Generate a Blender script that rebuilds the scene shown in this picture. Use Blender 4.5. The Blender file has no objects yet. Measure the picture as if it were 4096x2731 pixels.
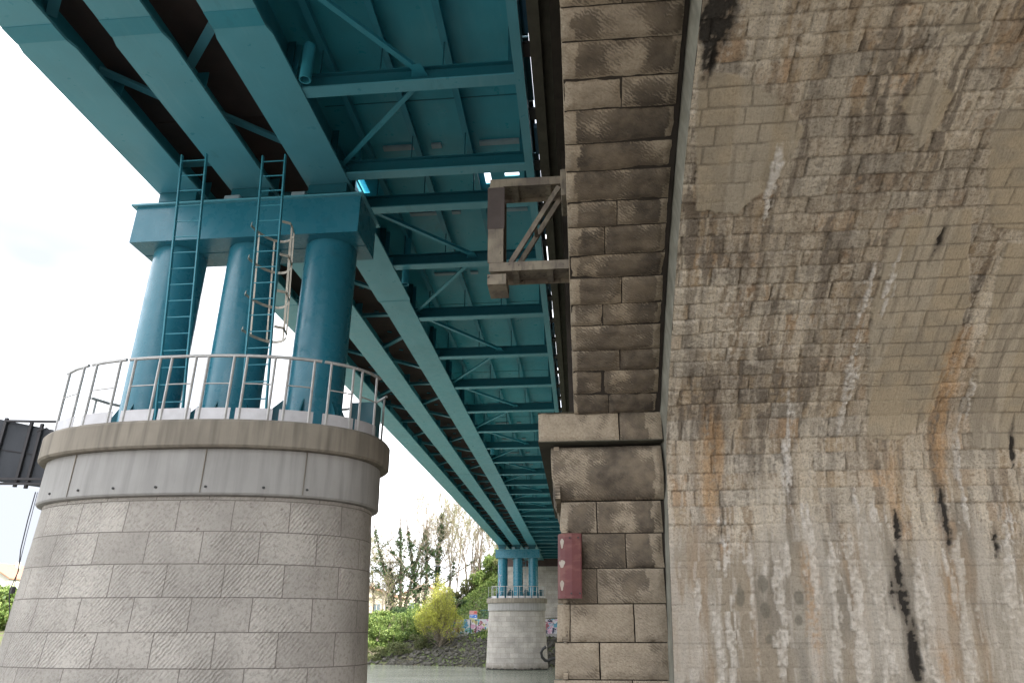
import bpy, math, random
import numpy as np
from mathutils import Vector
R_ = math.radians
sc = bpy.context.scene
# ------------------------------------------------------------------ camera, world, sun, exposure
cam_d = bpy.data.cameras.new('camera'); cam = bpy.data.objects.new('camera', cam_d)
sc.collection.objects.link(cam); sc.camera = cam
cam.location = (0, 0, 0); cam.rotation_euler = (R_(90 + 22.536), 0, R_(5.228))
cam_d.sensor_width = 36; cam_d.lens = 24.566; cam_d.clip_start = 0.1; cam_d.clip_end = 5000
SUN = Vector((0.80, -0.42, 0.72)).normalized()
w = bpy.data.worlds.new('World'); sc.world = w; w.use_nodes = True
nt = w.node_tree; nt.nodes.clear()
def WN(t, **k):
    n = nt.nodes.new(t)
    for a, b in k.items(): setattr(n, a, b)
    return n
wo = WN('ShaderNodeOutputWorld'); bg = WN('ShaderNodeBackground'); bg.inputs[1].default_value = 0.13
sky = WN('ShaderNodeTexSky', sky_type='NISHITA', sun_disc=False, sun_elevation=math.asin(SUN.z), sun_rotation=math.atan2(SUN.x, SUN.y), air_density=1.3, dust_density=2.0)
tc = WN('ShaderNodeTexCoord'); mp = WN('ShaderNodeMapping'); mp.inputs['Scale'].default_value = (1, 1, 2.2); mp.inputs['Location'].default_value = (0.3, 0.1, 0.2)
ns = WN('ShaderNodeTexNoise'); ns.inputs['Scale'].default_value = 1.6; ns.inputs['Detail'].default_value = 6; ns.inputs['Roughness'].default_value = .5
cr = WN('ShaderNodeValToRGB'); cr.color_ramp.elements[0].position = .30; cr.color_ramp.elements[1].position = .55
cl = WN('ShaderNodeMixRGB'); cl.inputs[2].default_value = (9.0, 9.1, 9.4, 1)
L = nt.links.new
L(tc.outputs['Generated'], mp.inputs[0]); L(mp.outputs[0], ns.inputs['Vector']); L(ns.outputs['Fac'], cr.inputs[0]); L(cr.outputs[0], cl.inputs[0])
L(sky.outputs[0], cl.inputs[1]); dp = WN('ShaderNodeVectorMath', operation='DOT_PRODUCT'); dp.inputs[1].default_value = (-0.674, 0.713, 0.195)
mr = WN('ShaderNodeMapRange', interpolation_type='SMOOTHSTEP'); mr.inputs['From Min'].default_value = .90; mr.inputs['From Max'].default_value = .975
n2 = WN('ShaderNodeTexNoise'); n2.inputs['Scale'].default_value = 2.2; n2.inputs['Detail'].default_value = 3
mu = WN('ShaderNodeMath', operation='MULTIPLY', use_clamp=True); mu2 = WN('ShaderNodeMath', operation='MULTIPLY', use_clamp=True); mu2.inputs[1].default_value = 1.75
gcl = WN('ShaderNodeMixRGB'); gcl.inputs[2].default_value = (2.5, 2.65, 2.95, 1)
L(tc.outputs['Generated'], dp.inputs[0]); L(dp.outputs['Value'], mr.inputs['Value']); L(mp.outputs[0], n2.inputs['Vector']); L(n2.outputs['Fac'], mu2.inputs[0]); L(mr.outputs[0], mu.inputs[0]); L(mu2.outputs[0], mu.inputs[1])
L(mu.outputs[0], gcl.inputs[0]); L(cl.outputs[0], gcl.inputs[1]); L(gcl.outputs[0], bg.inputs[0]); L(bg.outputs[0], wo.inputs[0])
sd = bpy.data.lights.new('sun', 'SUN'); so = bpy.data.objects.new('sun', sd); sc.collection.objects.link(so)
sd.energy = 4.3; sd.angle = R_(0.6); sd.color = (1, .95, .87); so.rotation_euler = SUN.to_track_quat('Z', 'Y').to_euler()
sc.view_settings.view_transform = 'Standard'; sc.view_settings.look = 'None'; sc.view_settings.gamma = 1
sc.view_settings.exposure = 1.52
sc.cycles.max_bounces = 8; sc.cycles.diffuse_bounces = 5

# ------------------------------------------------------------------ helpers
rnd = random.Random(7); rng = np.random.default_rng(7)
def link(o): sc.collection.objects.link(o); return o
def tag(o, label=None, cat=None, group=None, kind=None):
    for k, v in (('label', label), ('category', cat), ('group', group), ('kind', kind)):
        if v: o[k] = v
    return o
def wloc(o):
    v = Vector((0, 0, 0))
    while o: v = v + Vector(o.location); o = o.parent
    return v
def thing(name, label, cat, loc=(0, 0, 0), group=None):
    return tag(link_at(name, loc), label, cat, group)
def link_at(name, loc):
    o = bpy.data.objects.new(name, None); o.empty_display_size = .3; link(o); o.location = loc; return o
def mesh_np(name, V, F, mat, parent=None, smooth=False, uv=None, cols=None, loc=None):
    """V (n,3) array, F list/array of faces; world coordinates are kept, whatever the parent"""
    V = np.asarray(V, dtype=np.float32).reshape(-1, 3)
    off = np.array(wloc(parent)) if parent else (np.array(loc) if loc is not None else np.zeros(3))
    V = V - off
    me = bpy.data.meshes.new(name)
    if isinstance(F, np.ndarray):
        k = F.shape[1]; me.vertices.add(len(V)); me.vertices.foreach_set('co', V.ravel().astype(np.float32))
        me.loops.add(F.size); me.loops.foreach_set('vertex_index', F.ravel().astype(np.int32))
        me.polygons.add(len(F)); me.polygons.foreach_set('loop_start', np.arange(0, F.size, k, dtype=np.int32)); me.polygons.foreach_set('loop_total', np.full(len(F), k, dtype=np.int32))
        me.update(calc_edges=True)
    else:
        me.from_pydata(V.tolist(), [], F); me.update()
    if smooth: me.polygons.foreach_set('use_smooth', np.ones(len(me.polygons), dtype=bool))
    if uv is not None:
        li = np.zeros(len(me.loops), dtype=np.int32); me.loops.foreach_get('vertex_index', li)
        me.uv_layers.new(name='UVMap').data.foreach_set('uv', np.asarray(uv, dtype=np.float32)[li].ravel())
    for cn, c in (cols or {}).items():
        a = me.color_attributes.new(cn, 'FLOAT_COLOR', 'POINT'); a.data.foreach_set('color', np.asarray(c, dtype=np.float32).ravel())
    if mat: me.materials.append(mat)
    o = link(bpy.data.objects.new(name, me))
    if parent: o.parent = parent
    elif loc is not None: o.location = loc
    return o
class MB:
    def __init__(s): s.v = []; s.f = []
    def add(s, V, F):
        n = len(s.v); s.v += [tuple(map(float, q)) for q in V]; s.f += [tuple(n + i for i in f) for f in F]; return s
    def box(s, x0, x1, y0, y1, z0, z1):
        V = [(x, y, z) for z in (z0, z1) for y in (y0, y1) for x in (x0, x1)]
        return s.add(V, [(0, 2, 3, 1), (4, 5, 7, 6), (0, 1, 5, 4), (2, 6, 7, 3), (0, 4, 6, 2), (1, 3, 7, 5)])
    def bbox(s, x0, x1, y0, y1, z0, z1, b=.01):
        """box with chamfered edges"""
        V = []; ix = {}
        for i, X in enumerate((x0, x1)):
            for j, Y in enumerate((y0, y1)):
                for k, Z in enumerate((z0, z1)):
                    sx, sy, sz = (1 - 2 * i), (1 - 2 * j), (1 - 2 * k)
                    for a, d in enumerate(((0, sy * b, sz * b), (sx * b, 0, sz * b), (sx * b, sy * b, 0))):
                        ix[i, j, k, a] = len(V); V.append((X + d[0], Y + d[1], Z + d[2]))
        F = []
        for i in (0, 1): F.append([ix[i, j, k, 0] for j, k in ((0, 0), (1, 0), (1, 1), (0, 1))])
        for j in (0, 1): F.append([ix[i, j, k, 1] for i, k in ((0, 0), (1, 0), (1, 1), (0, 1))])
        for k in (0, 1): F.append([ix[i, j, k, 2] for i, j in ((0, 0), (1, 0), (1, 1), (0, 1))])
        for i in (0, 1):
            for j in (0, 1): F.append([ix[i, j, 0, 0], ix[i, j, 1, 0], ix[i, j, 1, 1], ix[i, j, 0, 1]])
            for k in (0, 1): F.append([ix[i, 0, k, 0], ix[i, 1, k, 0], ix[i, 1, k, 2], ix[i, 0, k, 2]])
        for j in (0, 1):
            for k in (0, 1): F.append([ix[0, j, k, 1], ix[1, j, k, 1], ix[1, j, k, 2], ix[0, j, k, 2]])
        for i in (0, 1):
            for j in (0, 1):
                for k in (0, 1): F.append([ix[i, j, k, a] for a in range(3)])
        return s.add(V, F)
    def beam(s, p, q, w_, h, up=(0, 0, 1)):
        p, q = Vector(p), Vector(q); d = (q - p).normalized(); u = Vector(up); a = d.cross(u)
        if a.length < 1e-4: a = d.cross(Vector((1, 0, 0)))
        a.normalize(); u = a.cross(d).normalized(); a *= w_ / 2; u *= h / 2
        V = [p - a - u, p + a - u, p + a + u, p - a + u, q - a - u, q + a - u, q + a + u, q - a + u]
        return s.add(V, [(3, 2, 1, 0), (4, 5, 6, 7), (0, 1, 5, 4), (1, 2, 6, 5), (2, 3, 7, 6), (3, 0, 4, 7)])
    def tube(s, pts, rad, n=8, cap=True):
        pts = [Vector(p) for p in pts]; m = len(pts)
        rs = rad if isinstance(rad, (list, tuple)) else [rad] * m
        V = []; ref = Vector((.13, .37, .9))
        for i, p in enumerate(pts):
            d = (pts[min(i + 1, m - 1)] - pts[max(i - 1, 0)]).normalized()
            a = d.cross(ref)
            if a.length < .1: a = d.cross(Vector((1, 0, 0)))
            a.normalize(); b = d.cross(a)
            for k in range(n):
                t = 2 * math.pi * k / n; V.append(p + (a * math.cos(t) + b * math.sin(t)) * rs[i])
        F = [(i * n + k, i * n + (k + 1) % n, (i + 1) * n + (k + 1) % n, (i + 1) * n + k) for i in range(m - 1) for k in range(n)]
        if cap: F += [tuple(range(n))[::-1], tuple((m - 1) * n + k for k in range(n))]
        return s.add(V, F)
    def prism(s, poly, a, b, axis=1):
        """poly of 2-D points extruded along axis between a and b"""
        def P3(u, v, c): return {0: (c, u, v), 1: (u, c, v), 2: (u, v, c)}[axis]
        n = len(poly); V = [P3(u, v, a) for u, v in poly] + [P3(u, v, b) for u, v in poly]
        F = [tuple(range(n)), tuple(range(2 * n - 1, n - 1, -1))] + [(i, i + n, (i + 1) % n + n, (i + 1) % n) for i in range(n)]
        return s.add(V, F)
    def build(s, name, mat, parent=None, smooth=False, loc=None):
        o = mesh_np(name, np.array(s.v), s.f, mat, parent, loc=loc)
        import bmesh
        bm = bmesh.new(); bm.from_mesh(o.data); bmesh.ops.recalc_face_normals(bm, faces=bm.faces); bm.to_mesh(o.data); bm.free()
        if smooth:
            o.data.polygons.foreach_set('use_smooth', np.ones(len(o.data.polygons), dtype=bool)); o.data.set_sharp_from_angle(angle=R_(38))
        return o
def children(o): return [c for c in bpy.data.objects if c.parent == o]
def copy_tree(o, parent=None):
    kids = children(o); c = o.copy(); link(c)
    if parent: c.parent = parent
    for k in kids: copy_tree(k, c)
    return c
# numpy value noise (smooth), for displacement and stain masks
_tab = rng.random((64, 64, 16)).astype(np.float32)
def vnoise(x, y, z=0.0):
    x = np.asarray(x, float); y = np.asarray(y, float); z = np.broadcast_to(np.asarray(z, float), x.shape)
    xi, yi, zi = np.floor(x).astype(int), np.floor(y).astype(int), np.floor(z).astype(int)
    fx, fy, fz = x - xi, y - yi, z - zi
    fx = fx * fx * (3 - 2 * fx); fy = fy * fy * (3 - 2 * fy); fz = fz * fz * (3 - 2 * fz)
    r = 0
    for i in (0, 1):
        for j in (0, 1):
            for k in (0, 1):
                r = r + _tab[(xi + i) % 64, (yi + j) % 64, (zi + k) % 16] * (fx if i else 1 - fx) * (fy if j else 1 - fy) * (fz if k else 1 - fz)
    return r
def fbm(x, y, z=0.0, o=4):
    r = 0; a = .5; t = 0
    for i in range(o): r = r + a * vnoise(x * 2 ** i + 7.3 * i, y * 2 ** i + 3.1 * i, z * 2 ** i + 1.7 * i); t += a; a *= .5
    return r / t
def sstep(a, b, x): t = np.clip((x - a) / (b - a), 0, 1); return t * t * (3 - 2 * t)

# ------------------------------------------------------------------ materials
class Mat:
    def __init__(s, name, rough=.8, metal=0, col=(.5, .5, .5)):
        s.m = bpy.data.materials.new(name); s.m.use_nodes = True; s.t = s.m.node_tree; s.b = s.t.nodes['Principled BSDF']
        s.b.inputs['Roughness'].default_value = rough; s.b.inputs['Metallic'].default_value = metal; s.b.inputs['Base Color'].default_value = (*col, 1)
        s._c = None
    def n(s, t, ins=None, **k):
        n = s.t.nodes.new(t)
        for a, b in k.items(): setattr(n, a, b)
        for a, b in (ins or {}).items():
            if isinstance(b, bpy.types.NodeSocket): s.t.links.new(b, n.inputs[a])
            else: n.inputs[a].default_value = b
        return n
    def co(s, kind='Object', scale=(1, 1, 1), rot=(0, 0, 0), loc=(0, 0, 0)):
        if not s._c: s._c = s.n('ShaderNodeTexCoord')
        return s.n('ShaderNodeMapping', {'Vector': s._c.outputs[kind], 'Scale': scale, 'Rotation': rot, 'Location': loc}).outputs[0]
    def noise(s, vec, scale, detail=5, rough=.55, dist=0): return s.n('ShaderNodeTexNoise', {'Vector': vec, 'Scale': scale, 'Detail': detail, 'Roughness': rough, 'Distortion': dist}).outputs['Fac']
    def ramp(s, fac, *st, interp='LINEAR'):
        r = s.n('ShaderNodeValToRGB', {'Fac': fac}); e = r.color_ramp.elements; r.color_ramp.interpolation = interp
        while len(e) < len(st): e.new(.5)
        for i, (p, c) in enumerate(st):
            e[i].position = p; e[i].color = (*c, 1) if isinstance(c, tuple) else (c, c, c, 1)
        return r.outputs[0]
    def mix(s, fac, a, b, mode='MIX'):
        f = lambda c: (*c, 1) if isinstance(c, tuple) else c
        return s.n('ShaderNodeMixRGB', {0: fac, 1: f(a), 2: f(b)}, blend_type=mode).outputs[0]
    def math(s, op, a, b=0.0, clamp=False): return s.n('ShaderNodeMath', {0: a, 1: b}, operation=op, use_clamp=clamp).outputs[0]
    def color(s, c): s.t.links.new(c, s.b.inputs['Base Color']); return s
    def rough(s, c): s.t.links.new(c, s.b.inputs['Roughness']); return s
    def bump(s, h, strength=.3, dist=.02, prev=None):
        ins = {'Height': h, 'Strength': strength, 'Distance': dist}
        if prev is not None: ins['Normal'] = prev
        o = s.n('ShaderNodeBump', ins).outputs[0]; s.t.links.new(o, s.b.inputs['Normal']); return o
M = {}
def teal(name, c, rough=.38, grime=.5):
    m = Mat(name, rough); o = m.co()
    a = m.noise(o, 1.3, 6); st = m.noise(m.co(scale=(6, .6, 6)), 1.5, 4)
    k = m.mix(m.ramp(a, (.35, 0.0), (.7, grime)), c, tuple(x * .72 + .012 for x in c))
    k = m.mix(m.ramp(st, (.55, 0.0), (.8, .35)), k, (c[0] * 1.5 + .03, c[1] * 1.1 + .02, c[2] * 1.05 + .02))
    k = m.mix(m.ramp(m.noise(o, 26, 3), (.735, 0.0), (.76, .55)), k, (.32, .36, .34))
    k = m.mix(m.ramp(m.noise(m.co(scale=(1, .35, 1), loc=(5, 3, 1)), 2.2, 7, .7), (.60, 0.0), (.72, .4)), k, tuple(x * .45 + .01 for x in c))
    m.color(k); m.rough(m.ramp(m.noise(o, 5, 4), (.3, rough - .08), (.75, rough + .16)))
    m.bump(m.noise(o, 3, 3), .06, .02)
    return m.m
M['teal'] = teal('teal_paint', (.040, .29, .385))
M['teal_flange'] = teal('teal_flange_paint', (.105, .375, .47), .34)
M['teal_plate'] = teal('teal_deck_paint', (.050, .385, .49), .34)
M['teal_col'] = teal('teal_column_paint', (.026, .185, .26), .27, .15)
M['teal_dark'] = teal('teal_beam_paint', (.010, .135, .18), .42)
def plain(name, c, c2, rough=.8, scale=4, metal=0, bump=.2, streak=0, grain=40):
    m = Mat(name, rough, metal); o = m.co()
    k = m.mix(m.ramp(m.noise(o, scale, 6), (.3, 0.0), (.72, 1.0)), c, c2)
    if streak: k = m.mix(m.math('MULTIPLY', m.ramp(m.noise(m.co(scale=(3, 3, .22)), 2.5, 5), (.45, 0.0), (.7, 1.0)), streak), k, tuple(x * .45 for x in c))
    m.color(k); m.bump(m.noise(o, grain, 4), bump, .006); return m.m
M['rail'] = plain('galvanised_rail', (.50, .50, .49), (.38, .37, .36), .5, 8, .25)
M['kick'] = plain('galvanised_kick_plate', (.55, .54, .56), (.46, .45, .46), .5, 6, .2)
M['galv'] = plain('cage_steel', (.60, .56, .49), (.42, .38, .32), .55, 9, .3)
M['concrete'] = plain('coping_concrete', (.30, .265, .215), (.21, .185, .15), .88, 1.2, 0, .4, .8, 30)
M['collar'] = plain('collar_concrete', (.37, .36, .345), (.29, .28, .265), .85, 1.0, 0, .25, .45, 25)
M['brown'] = plain('rusty_deck_underside', (.095, .064, .056), (.060, .043, .040), .85, 2.0, 0, .3, 0, 20)
M['cornice'] = plain('greenish_old_concrete', (.085, .082, .060), (.050, .045, .034), .92, 2.2, 0, .5, .5, 14)
M['cornice2'] = plain('dark_old_concrete', (.045, .036, .027), (.028, .022, .017), .92, 2.2, 0, .5, .5, 14)
M['black'] = plain('black_rubber', (.018, .017, .016), (.03, .03, .03), .6)
M['boardback'] = plain('dark_grey_panel', (.075, .08, .09), (.055, .06, .07), .6, 3, .3)
M['boardframe'] = plain('dark_frame_steel', (.04, .035, .04), (.03, .028, .03), .6)
M['pale'] = plain('pale_pad_and_joint_light', (.36, .47, .52), (.28, .38, .43), .6)  # shared by the mortar pads and the painted light strips under the deck
M['bark'] = plain('bark', (.11, .085, .062), (.07, .055, .042), .95, 6, 0, .4)
M['twig'] = plain('pale_twigs', (.26, .22, .165), (.18, .15, .115), .95, 6)
M['rock'] = plain('grey_rock', (.105, .098, .082), (.055, .052, .042), .95, 1.1, 0, .6, 0, 9)
M['rubber'] = M['black']
def leafm(name, *cs, trans=.35):
    m = Mat(name, .6); g = m.n('ShaderNodeNewGeometry')
    k = m.ramp(g.outputs['Random Per Island'], *[(i / max(1, len(cs) - 1), c) for i, c in enumerate(cs)])
    m.color(k); tr = m.n('ShaderNodeBsdfTranslucent', {'Color': k}); mx = m.n('ShaderNodeMixShader', {0: trans, 1: m.b.outputs[0], 2: tr.outputs[0]})
    m.t.links.new(mx.outputs[0], m.t.nodes['Material Output'].inputs[0]); return m.m
M['ivy'] = leafm('ivy_leaves', (.030, .065, .022), (.060, .115, .035), (.085, .13, .055))
M['bush'] = leafm('bush_leaves', (.07, .13, .03), (.16, .24, .055), (.29, .35, .10))
M['bush_dull'] = leafm('dull_bush_leaves', (.07, .10, .035), (.14, .16, .06), (.19, .20, .09))
M['willow'] = leafm('willow_leaves', (.27, .30, .05), (.43, .44, .07), (.58, .57, .13), trans=.45)
M['bud'] = leafm('bud_leaves', (.24, .25, .09), (.34, .36, .14), (.30, .26, .15), trans=.4)
M['bramble'] = leafm('bramble_leaves', (.10, .11, .05), (.20, .23, .07), (.19, .15, .09))
# near and far pier ashlar: UV = metres
m = Mat('pale_ashlar', .85); uv = m.co('UV'); ob = m.co()
wob = m.n('ShaderNodeVectorMath', {0: uv, 1: m.n('ShaderNodeVectorMath', {0: m.n('ShaderNodeTexNoise', {'Vector': uv, 'Scale': 2.2}).outputs['Color'], 1: (.02, .016, 0)}, operation='MULTIPLY').outputs[0]}, operation='ADD').outputs[0]
bk = m.n('ShaderNodeTexBrick', {'Vector': wob, 'Color1': (0, 0, 0, 1), 'Color2': (1, 1, 1, 1), 'Mortar': (.5, .5, .5, 1), 'Scale': 1, 'Mortar Size': .0075, 'Mortar Smooth': .25, 'Brick Width': .80, 'Row Height': .43}, offset=.47, squash=1.0)
k = m.mix(m.ramp(bk.outputs['Color'], (0, 0.0), (1, 1.0)), (.41, .378, .34), (.545, .505, .455))
k = m.mix(m.ramp(m.noise(ob, .9, 7, .6), (.40, 0.0), (.72, .8)), k, (.27, .25, .225))
k = m.mix(m.ramp(m.noise(ob, 22, 5, .7), (.48, 0.0), (.66, .6)), k, (.21, .19, .165))
k = m.mix(m.ramp(m.noise(m.co(scale=(1, 1, 1)), 9, 2, .5), (.70, 0.0), (.78, .7)), k, (.15, .12, .10))
rot = m.co('UV', rot=(0, 0, R_(38)))
wv = m.n('ShaderNodeTexWave', {'Vector': rot, 'Scale': 6.5, 'Distortion': 3.5, 'Detail': 4, 'Detail Scale': 2.2}, wave_type='BANDS').outputs['Fac']
k = m.mix(m.math('MULTIPLY', m.ramp(wv, (.25, 1.0), (.6, 0.0)), m.ramp(m.noise(ob, 1.7, 3), (.47, .02), (.66, .38))), k, (.26, .238, .21))
wl = m.n('ShaderNodeSeparateXYZ', {0: m.n('ShaderNodeNewGeometry').outputs['Position']}).outputs[2]
k = m.mix(m.ramp(m.math('ADD', wl, m.math('MULTIPLY', m.noise(ob, 1.5), .7)), (0, 0.0), (1, 1.0)), k, k)
tide = m.n('ShaderNodeMapRange', {'Value': m.math('ADD', wl, m.math('MULTIPLY', m.noise(ob, 2.0, 5), .8)), 'From Min': -2.75, 'From Max': -2.1, 'To Min': 1.0, 'To Max': 0.0}).outputs[0]
k = m.mix(tide, k, (.11, .09, .065))
slime = m.n('ShaderNodeMapRange', {'Value': m.math('ADD', wl, m.math('MULTIPLY', m.noise(ob, 3.5, 5), .35)), 'From Min': -2.84, 'From Max': -2.78, 'To Min': 1.0, 'To Max': 0.0}).outputs[0]
k = m.mix(slime, k, (.012, .014, .010))
k = m.mix(m.math('MULTIPLY', bk.outputs['Fac'], .95), k, (.175, .155, .135)); m.color(k)
hp = m.ramp(m.math('ADD', m.noise(ob, 1.9, 5, .6), m.math('MULTIPLY', m.math('SUBTRACT', bk.outputs['Color'], .5), .18)), (.46, .05), (.62, .8))
nb = m.bump(m.math('ADD', m.math('MULTIPLY', wv, hp), m.math('MULTIPLY', m.noise(ob, 14, 7, .78), 1.5)), .8, .018)
m.bump(m.math('SUBTRACT', 1.0, bk.outputs['Fac']), .6, .01, nb); M['ashlar'] = m.m
# vault wall: stone colours live in a colour attribute worked out per block and per run-off streak; fine grain from noise
m = Mat('weathered_vault_masonry', .88); uv = m.co('UV'); vc = m.n('ShaderNodeVertexColor', layer_name='col')
g1 = m.noise(uv, 34, 6, .72); g2 = m.noise(m.co('UV', scale=(60, 9, 1)), 1, 5, .65); rg = m.n('ShaderNodeSeparateColor', {0: m.n('ShaderNodeVertexColor', layer_name='m1').outputs[0]}).outputs[0]
k = m.mix(m.math('MULTIPLY', m.ramp(g1, (.36, .75), (.52, 0.0)), rg), vc.outputs[0], m.mix(1.0, vc.outputs[0], (.42, .40, .38), 'MULTIPLY'))
k = m.mix(m.math('MULTIPLY', m.ramp(g2, (.52, 0.0), (.66, .5)), rg), k, m.mix(1.0, k, (1.35, 1.35, 1.35), 'MULTIPLY')); m.color(k)
m.bump(m.math('ADD', g1, m.math('MULTIPLY', g2, .8)), .9, .028); M['vault'] = m.m
# big dressed blocks with black crust: UV = (x, arc length); colour attribute: r crust level (less on lit left margins), g block random
m = Mat('crusted_dressed_stone', .9); uv = m.co('UV')
c1 = m.n('ShaderNodeSeparateColor', {0: m.n('ShaderNodeVertexColor', layer_name='m1').outputs[0]}); crust, brnd, warm = c1.outputs
g1 = m.noise(uv, 30, 6, .7); g2 = m.noise(uv, 5, 6, .62); g3 = m.noise(uv, 1.6, 4)
lt = m.mix(brnd, (.43, .355, .26), (.37, .315, .245)); lt = m.mix(warm, lt, (.44, .37, .285)); lt = m.mix(m.ramp(m.noise(uv, 2.3, 6, .65), (.48, 0.0), (.66, .6)), lt, (.24, .20, .155)); lt = m.mix(m.ramp(g1, (.35, .6), (.55, 0.0)), lt, (.22, .17, .12))
dk = m.mix(m.ramp(m.math('ADD', m.math('MULTIPLY', g3, .5), m.math('MULTIPLY', g2, .5)), (.4, 0.0), (.62, 1.0)), (.062, .050, .040), (.215, .172, .125))
chv = m.n('ShaderNodeTexWave', {'Vector': m.co('UV', rot=(0, 0, R_(-52))), 'Scale': 9.5, 'Distortion': 7.0, 'Detail': 5, 'Detail Scale': 2.2}, wave_type='BANDS').outputs['Fac']
cm = m.math('ADD', crust, m.math('ADD', m.math('MULTIPLY', m.math('SUBTRACT', g2, .5), 1.5), m.math('ADD', m.math('MULTIPLY', m.math('SUBTRACT', .5, chv), .26), m.math('MULTIPLY', m.math('SUBTRACT', g1, .5), .55))))
cm = m.ramp(cm, (.30, 0.0), (.62, .93)); k = m.mix(cm, lt, dk)
k = m.mix(m.ramp(m.noise(uv, 11, 5, .7), (.60, 0.0), (.70, .35)), k, (.30, .235, .165)); m.color(k)
nb = m.bump(chv, .42, .012); m.bump(g1, .55, .015, nb); M['block'] = m.m
M['mortar'] = plain('dark_joint_mortar', (.05, .04, .032), (.03, .025, .02), .95, 6)
M['render'] = plain('grey_streaked_render', (.33, .325, .275), (.19, .185, .15), .9, 4.5, 0, .9, .75, 14)
# rusty cream steel
m = Mat('weathered_cream_steel', .65); o = m.co()
k = m.mix(m.ramp(m.noise(o, 3, 6), (.4, 0.0), (.62, 1.0)), (.35, .30, .225), (.20, .165, .135))
k = m.mix(m.ramp(m.noise(m.co(scale=(15, 15, 3)), 1, 6), (.52, 0.0), (.68, .6)), k, (.095, .075, .062))
k = m.mix(m.ramp(m.noise(o, 14, 4), (.66, 0.0), (.74, 1.0)), k, (.04, .028, .022)); m.color(k); M['cream'] = m.m
# ------------------------------------------------------------------ setting: ground, water
def shore(x): return np.interp(x, [-400, -120, -40, -22, -14.5, -9.7, -2.7, 30, 400], [120, 92, 81, 77.3, 75, 72.6, 72.5, 72, 60])
def gz(x, y):
    x = np.asarray(x, float); y = np.asarray(y, float)
    near = np.where(y < 8.5, -1.7, -1.7 - (y - 8.5) * .75); near = np.maximum(near, -5.2)
    d = y - shore(x)
    hill = 2.1 + 6.2 * sstep(-19.5, -8.5, x) - .3 * sstep(-22, -60, x)
    hill = hill * sstep(6.5, 22, d) + sstep(0, 1, d) * 0
    far = np.where(d < 0, -3.1 + d * .5, np.where(d < 7, -3.1 + d * .40, -.30 + hill * 1.0))
    far = np.where(d >= 0, far + .35 * (vnoise(x * .45, y * .45) - .5) * sstep(0, 2, d), far)
    return np.where(y < 40, near, np.maximum(far, -5.2))
xs = np.unique(np.r_[-2500, -1200, -600, -300, np.arange(-160, -40, 6), np.arange(-40, 16, .8), np.arange(16, 60, 5), 100, 300, 800, 2500])
ys = np.unique(np.r_[-2500, -800, -200, -60, -20, -5, 3, 7, 9, 12, 30, 60, np.arange(66, 112, .7), np.arange(112, 180, 6), 260, 600, 1500, 3500])
GX, GY = np.meshgrid(xs, ys); GZ = gz(GX, GY); n = len(xs)
idx = np.arange(GX.size).reshape(GX.shape); F = np.stack([idx[:-1, :-1], idx[:-1, 1:], idx[1:, 1:], idx[1:, :-1]], -1).reshape(-1, 4)
m = Mat('bank_soil_and_grass', .95); o = m.co()
k = m.mix(m.ramp(m.noise(o, .35, 6), (.42, 0.0), (.6, 1.0)), (.10, .135, .035), (.12, .10, .065))
k = m.mix(m.ramp(m.noise(o, 2.2, 6, .7), (.45, 0.0), (.7, .7)), k, (.055, .06, .03)); py = m.n('ShaderNodeSeparateXYZ', {0: o}).outputs[1]
k = m.mix(m.n('ShaderNodeMapRange', {'Value': py, 'From Min': 30, 'From Max': 40, 'To Min': 1.0, 'To Max': 0.0}).outputs[0], k, m.mix(m.noise(o, 1.5, 6), (.22, .205, .185), (.18, .17, .15)))
m.color(k); m.bump(m.noise(o, 3, 6, .7), .8, .12)
gr = mesh_np('ground', np.stack([GX, GY, GZ], -1).reshape(-1, 3), F, m.m, smooth=True); tag(gr, kind='structure')
m = Mat('river_water', .05, col=(.035, .040, .022)); o = m.co(scale=(.55, 1.3, 1))
m.b.inputs['IOR'].default_value = 1.33
m.color(m.mix(m.ramp(m.noise(m.co(scale=(.05, .12, 1)), 1, 4), (.4, 0.0), (.6, 1.0)), (.20, .21, .16), (.30, .305, .245)))
nb = m.bump(m.noise(o, 1.9, 6, .7), 1.0, .16); m.bump(m.noise(m.co(scale=(.3, .9, 1)), .9, 3, .5), .35, .1, nb)
wy = np.array([7.5, 30, 60, 90, 200, 600]); wx = np.array([-2500, -300, -50, 0, 50, 300, 2500.])
AX, AY = np.meshgrid(wx, wy); idx = np.arange(AX.size).reshape(AX.shape); F = np.stack([idx[:-1, :-1], idx[:-1, 1:], idx[1:, 1:], idx[1:, :-1]], -1).reshape(-1, 4)
tag(mesh_np('river', np.stack([AX, AY, AX * 0 - 3.1], -1).reshape(-1, 3), F, m.m), kind='structure')

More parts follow.
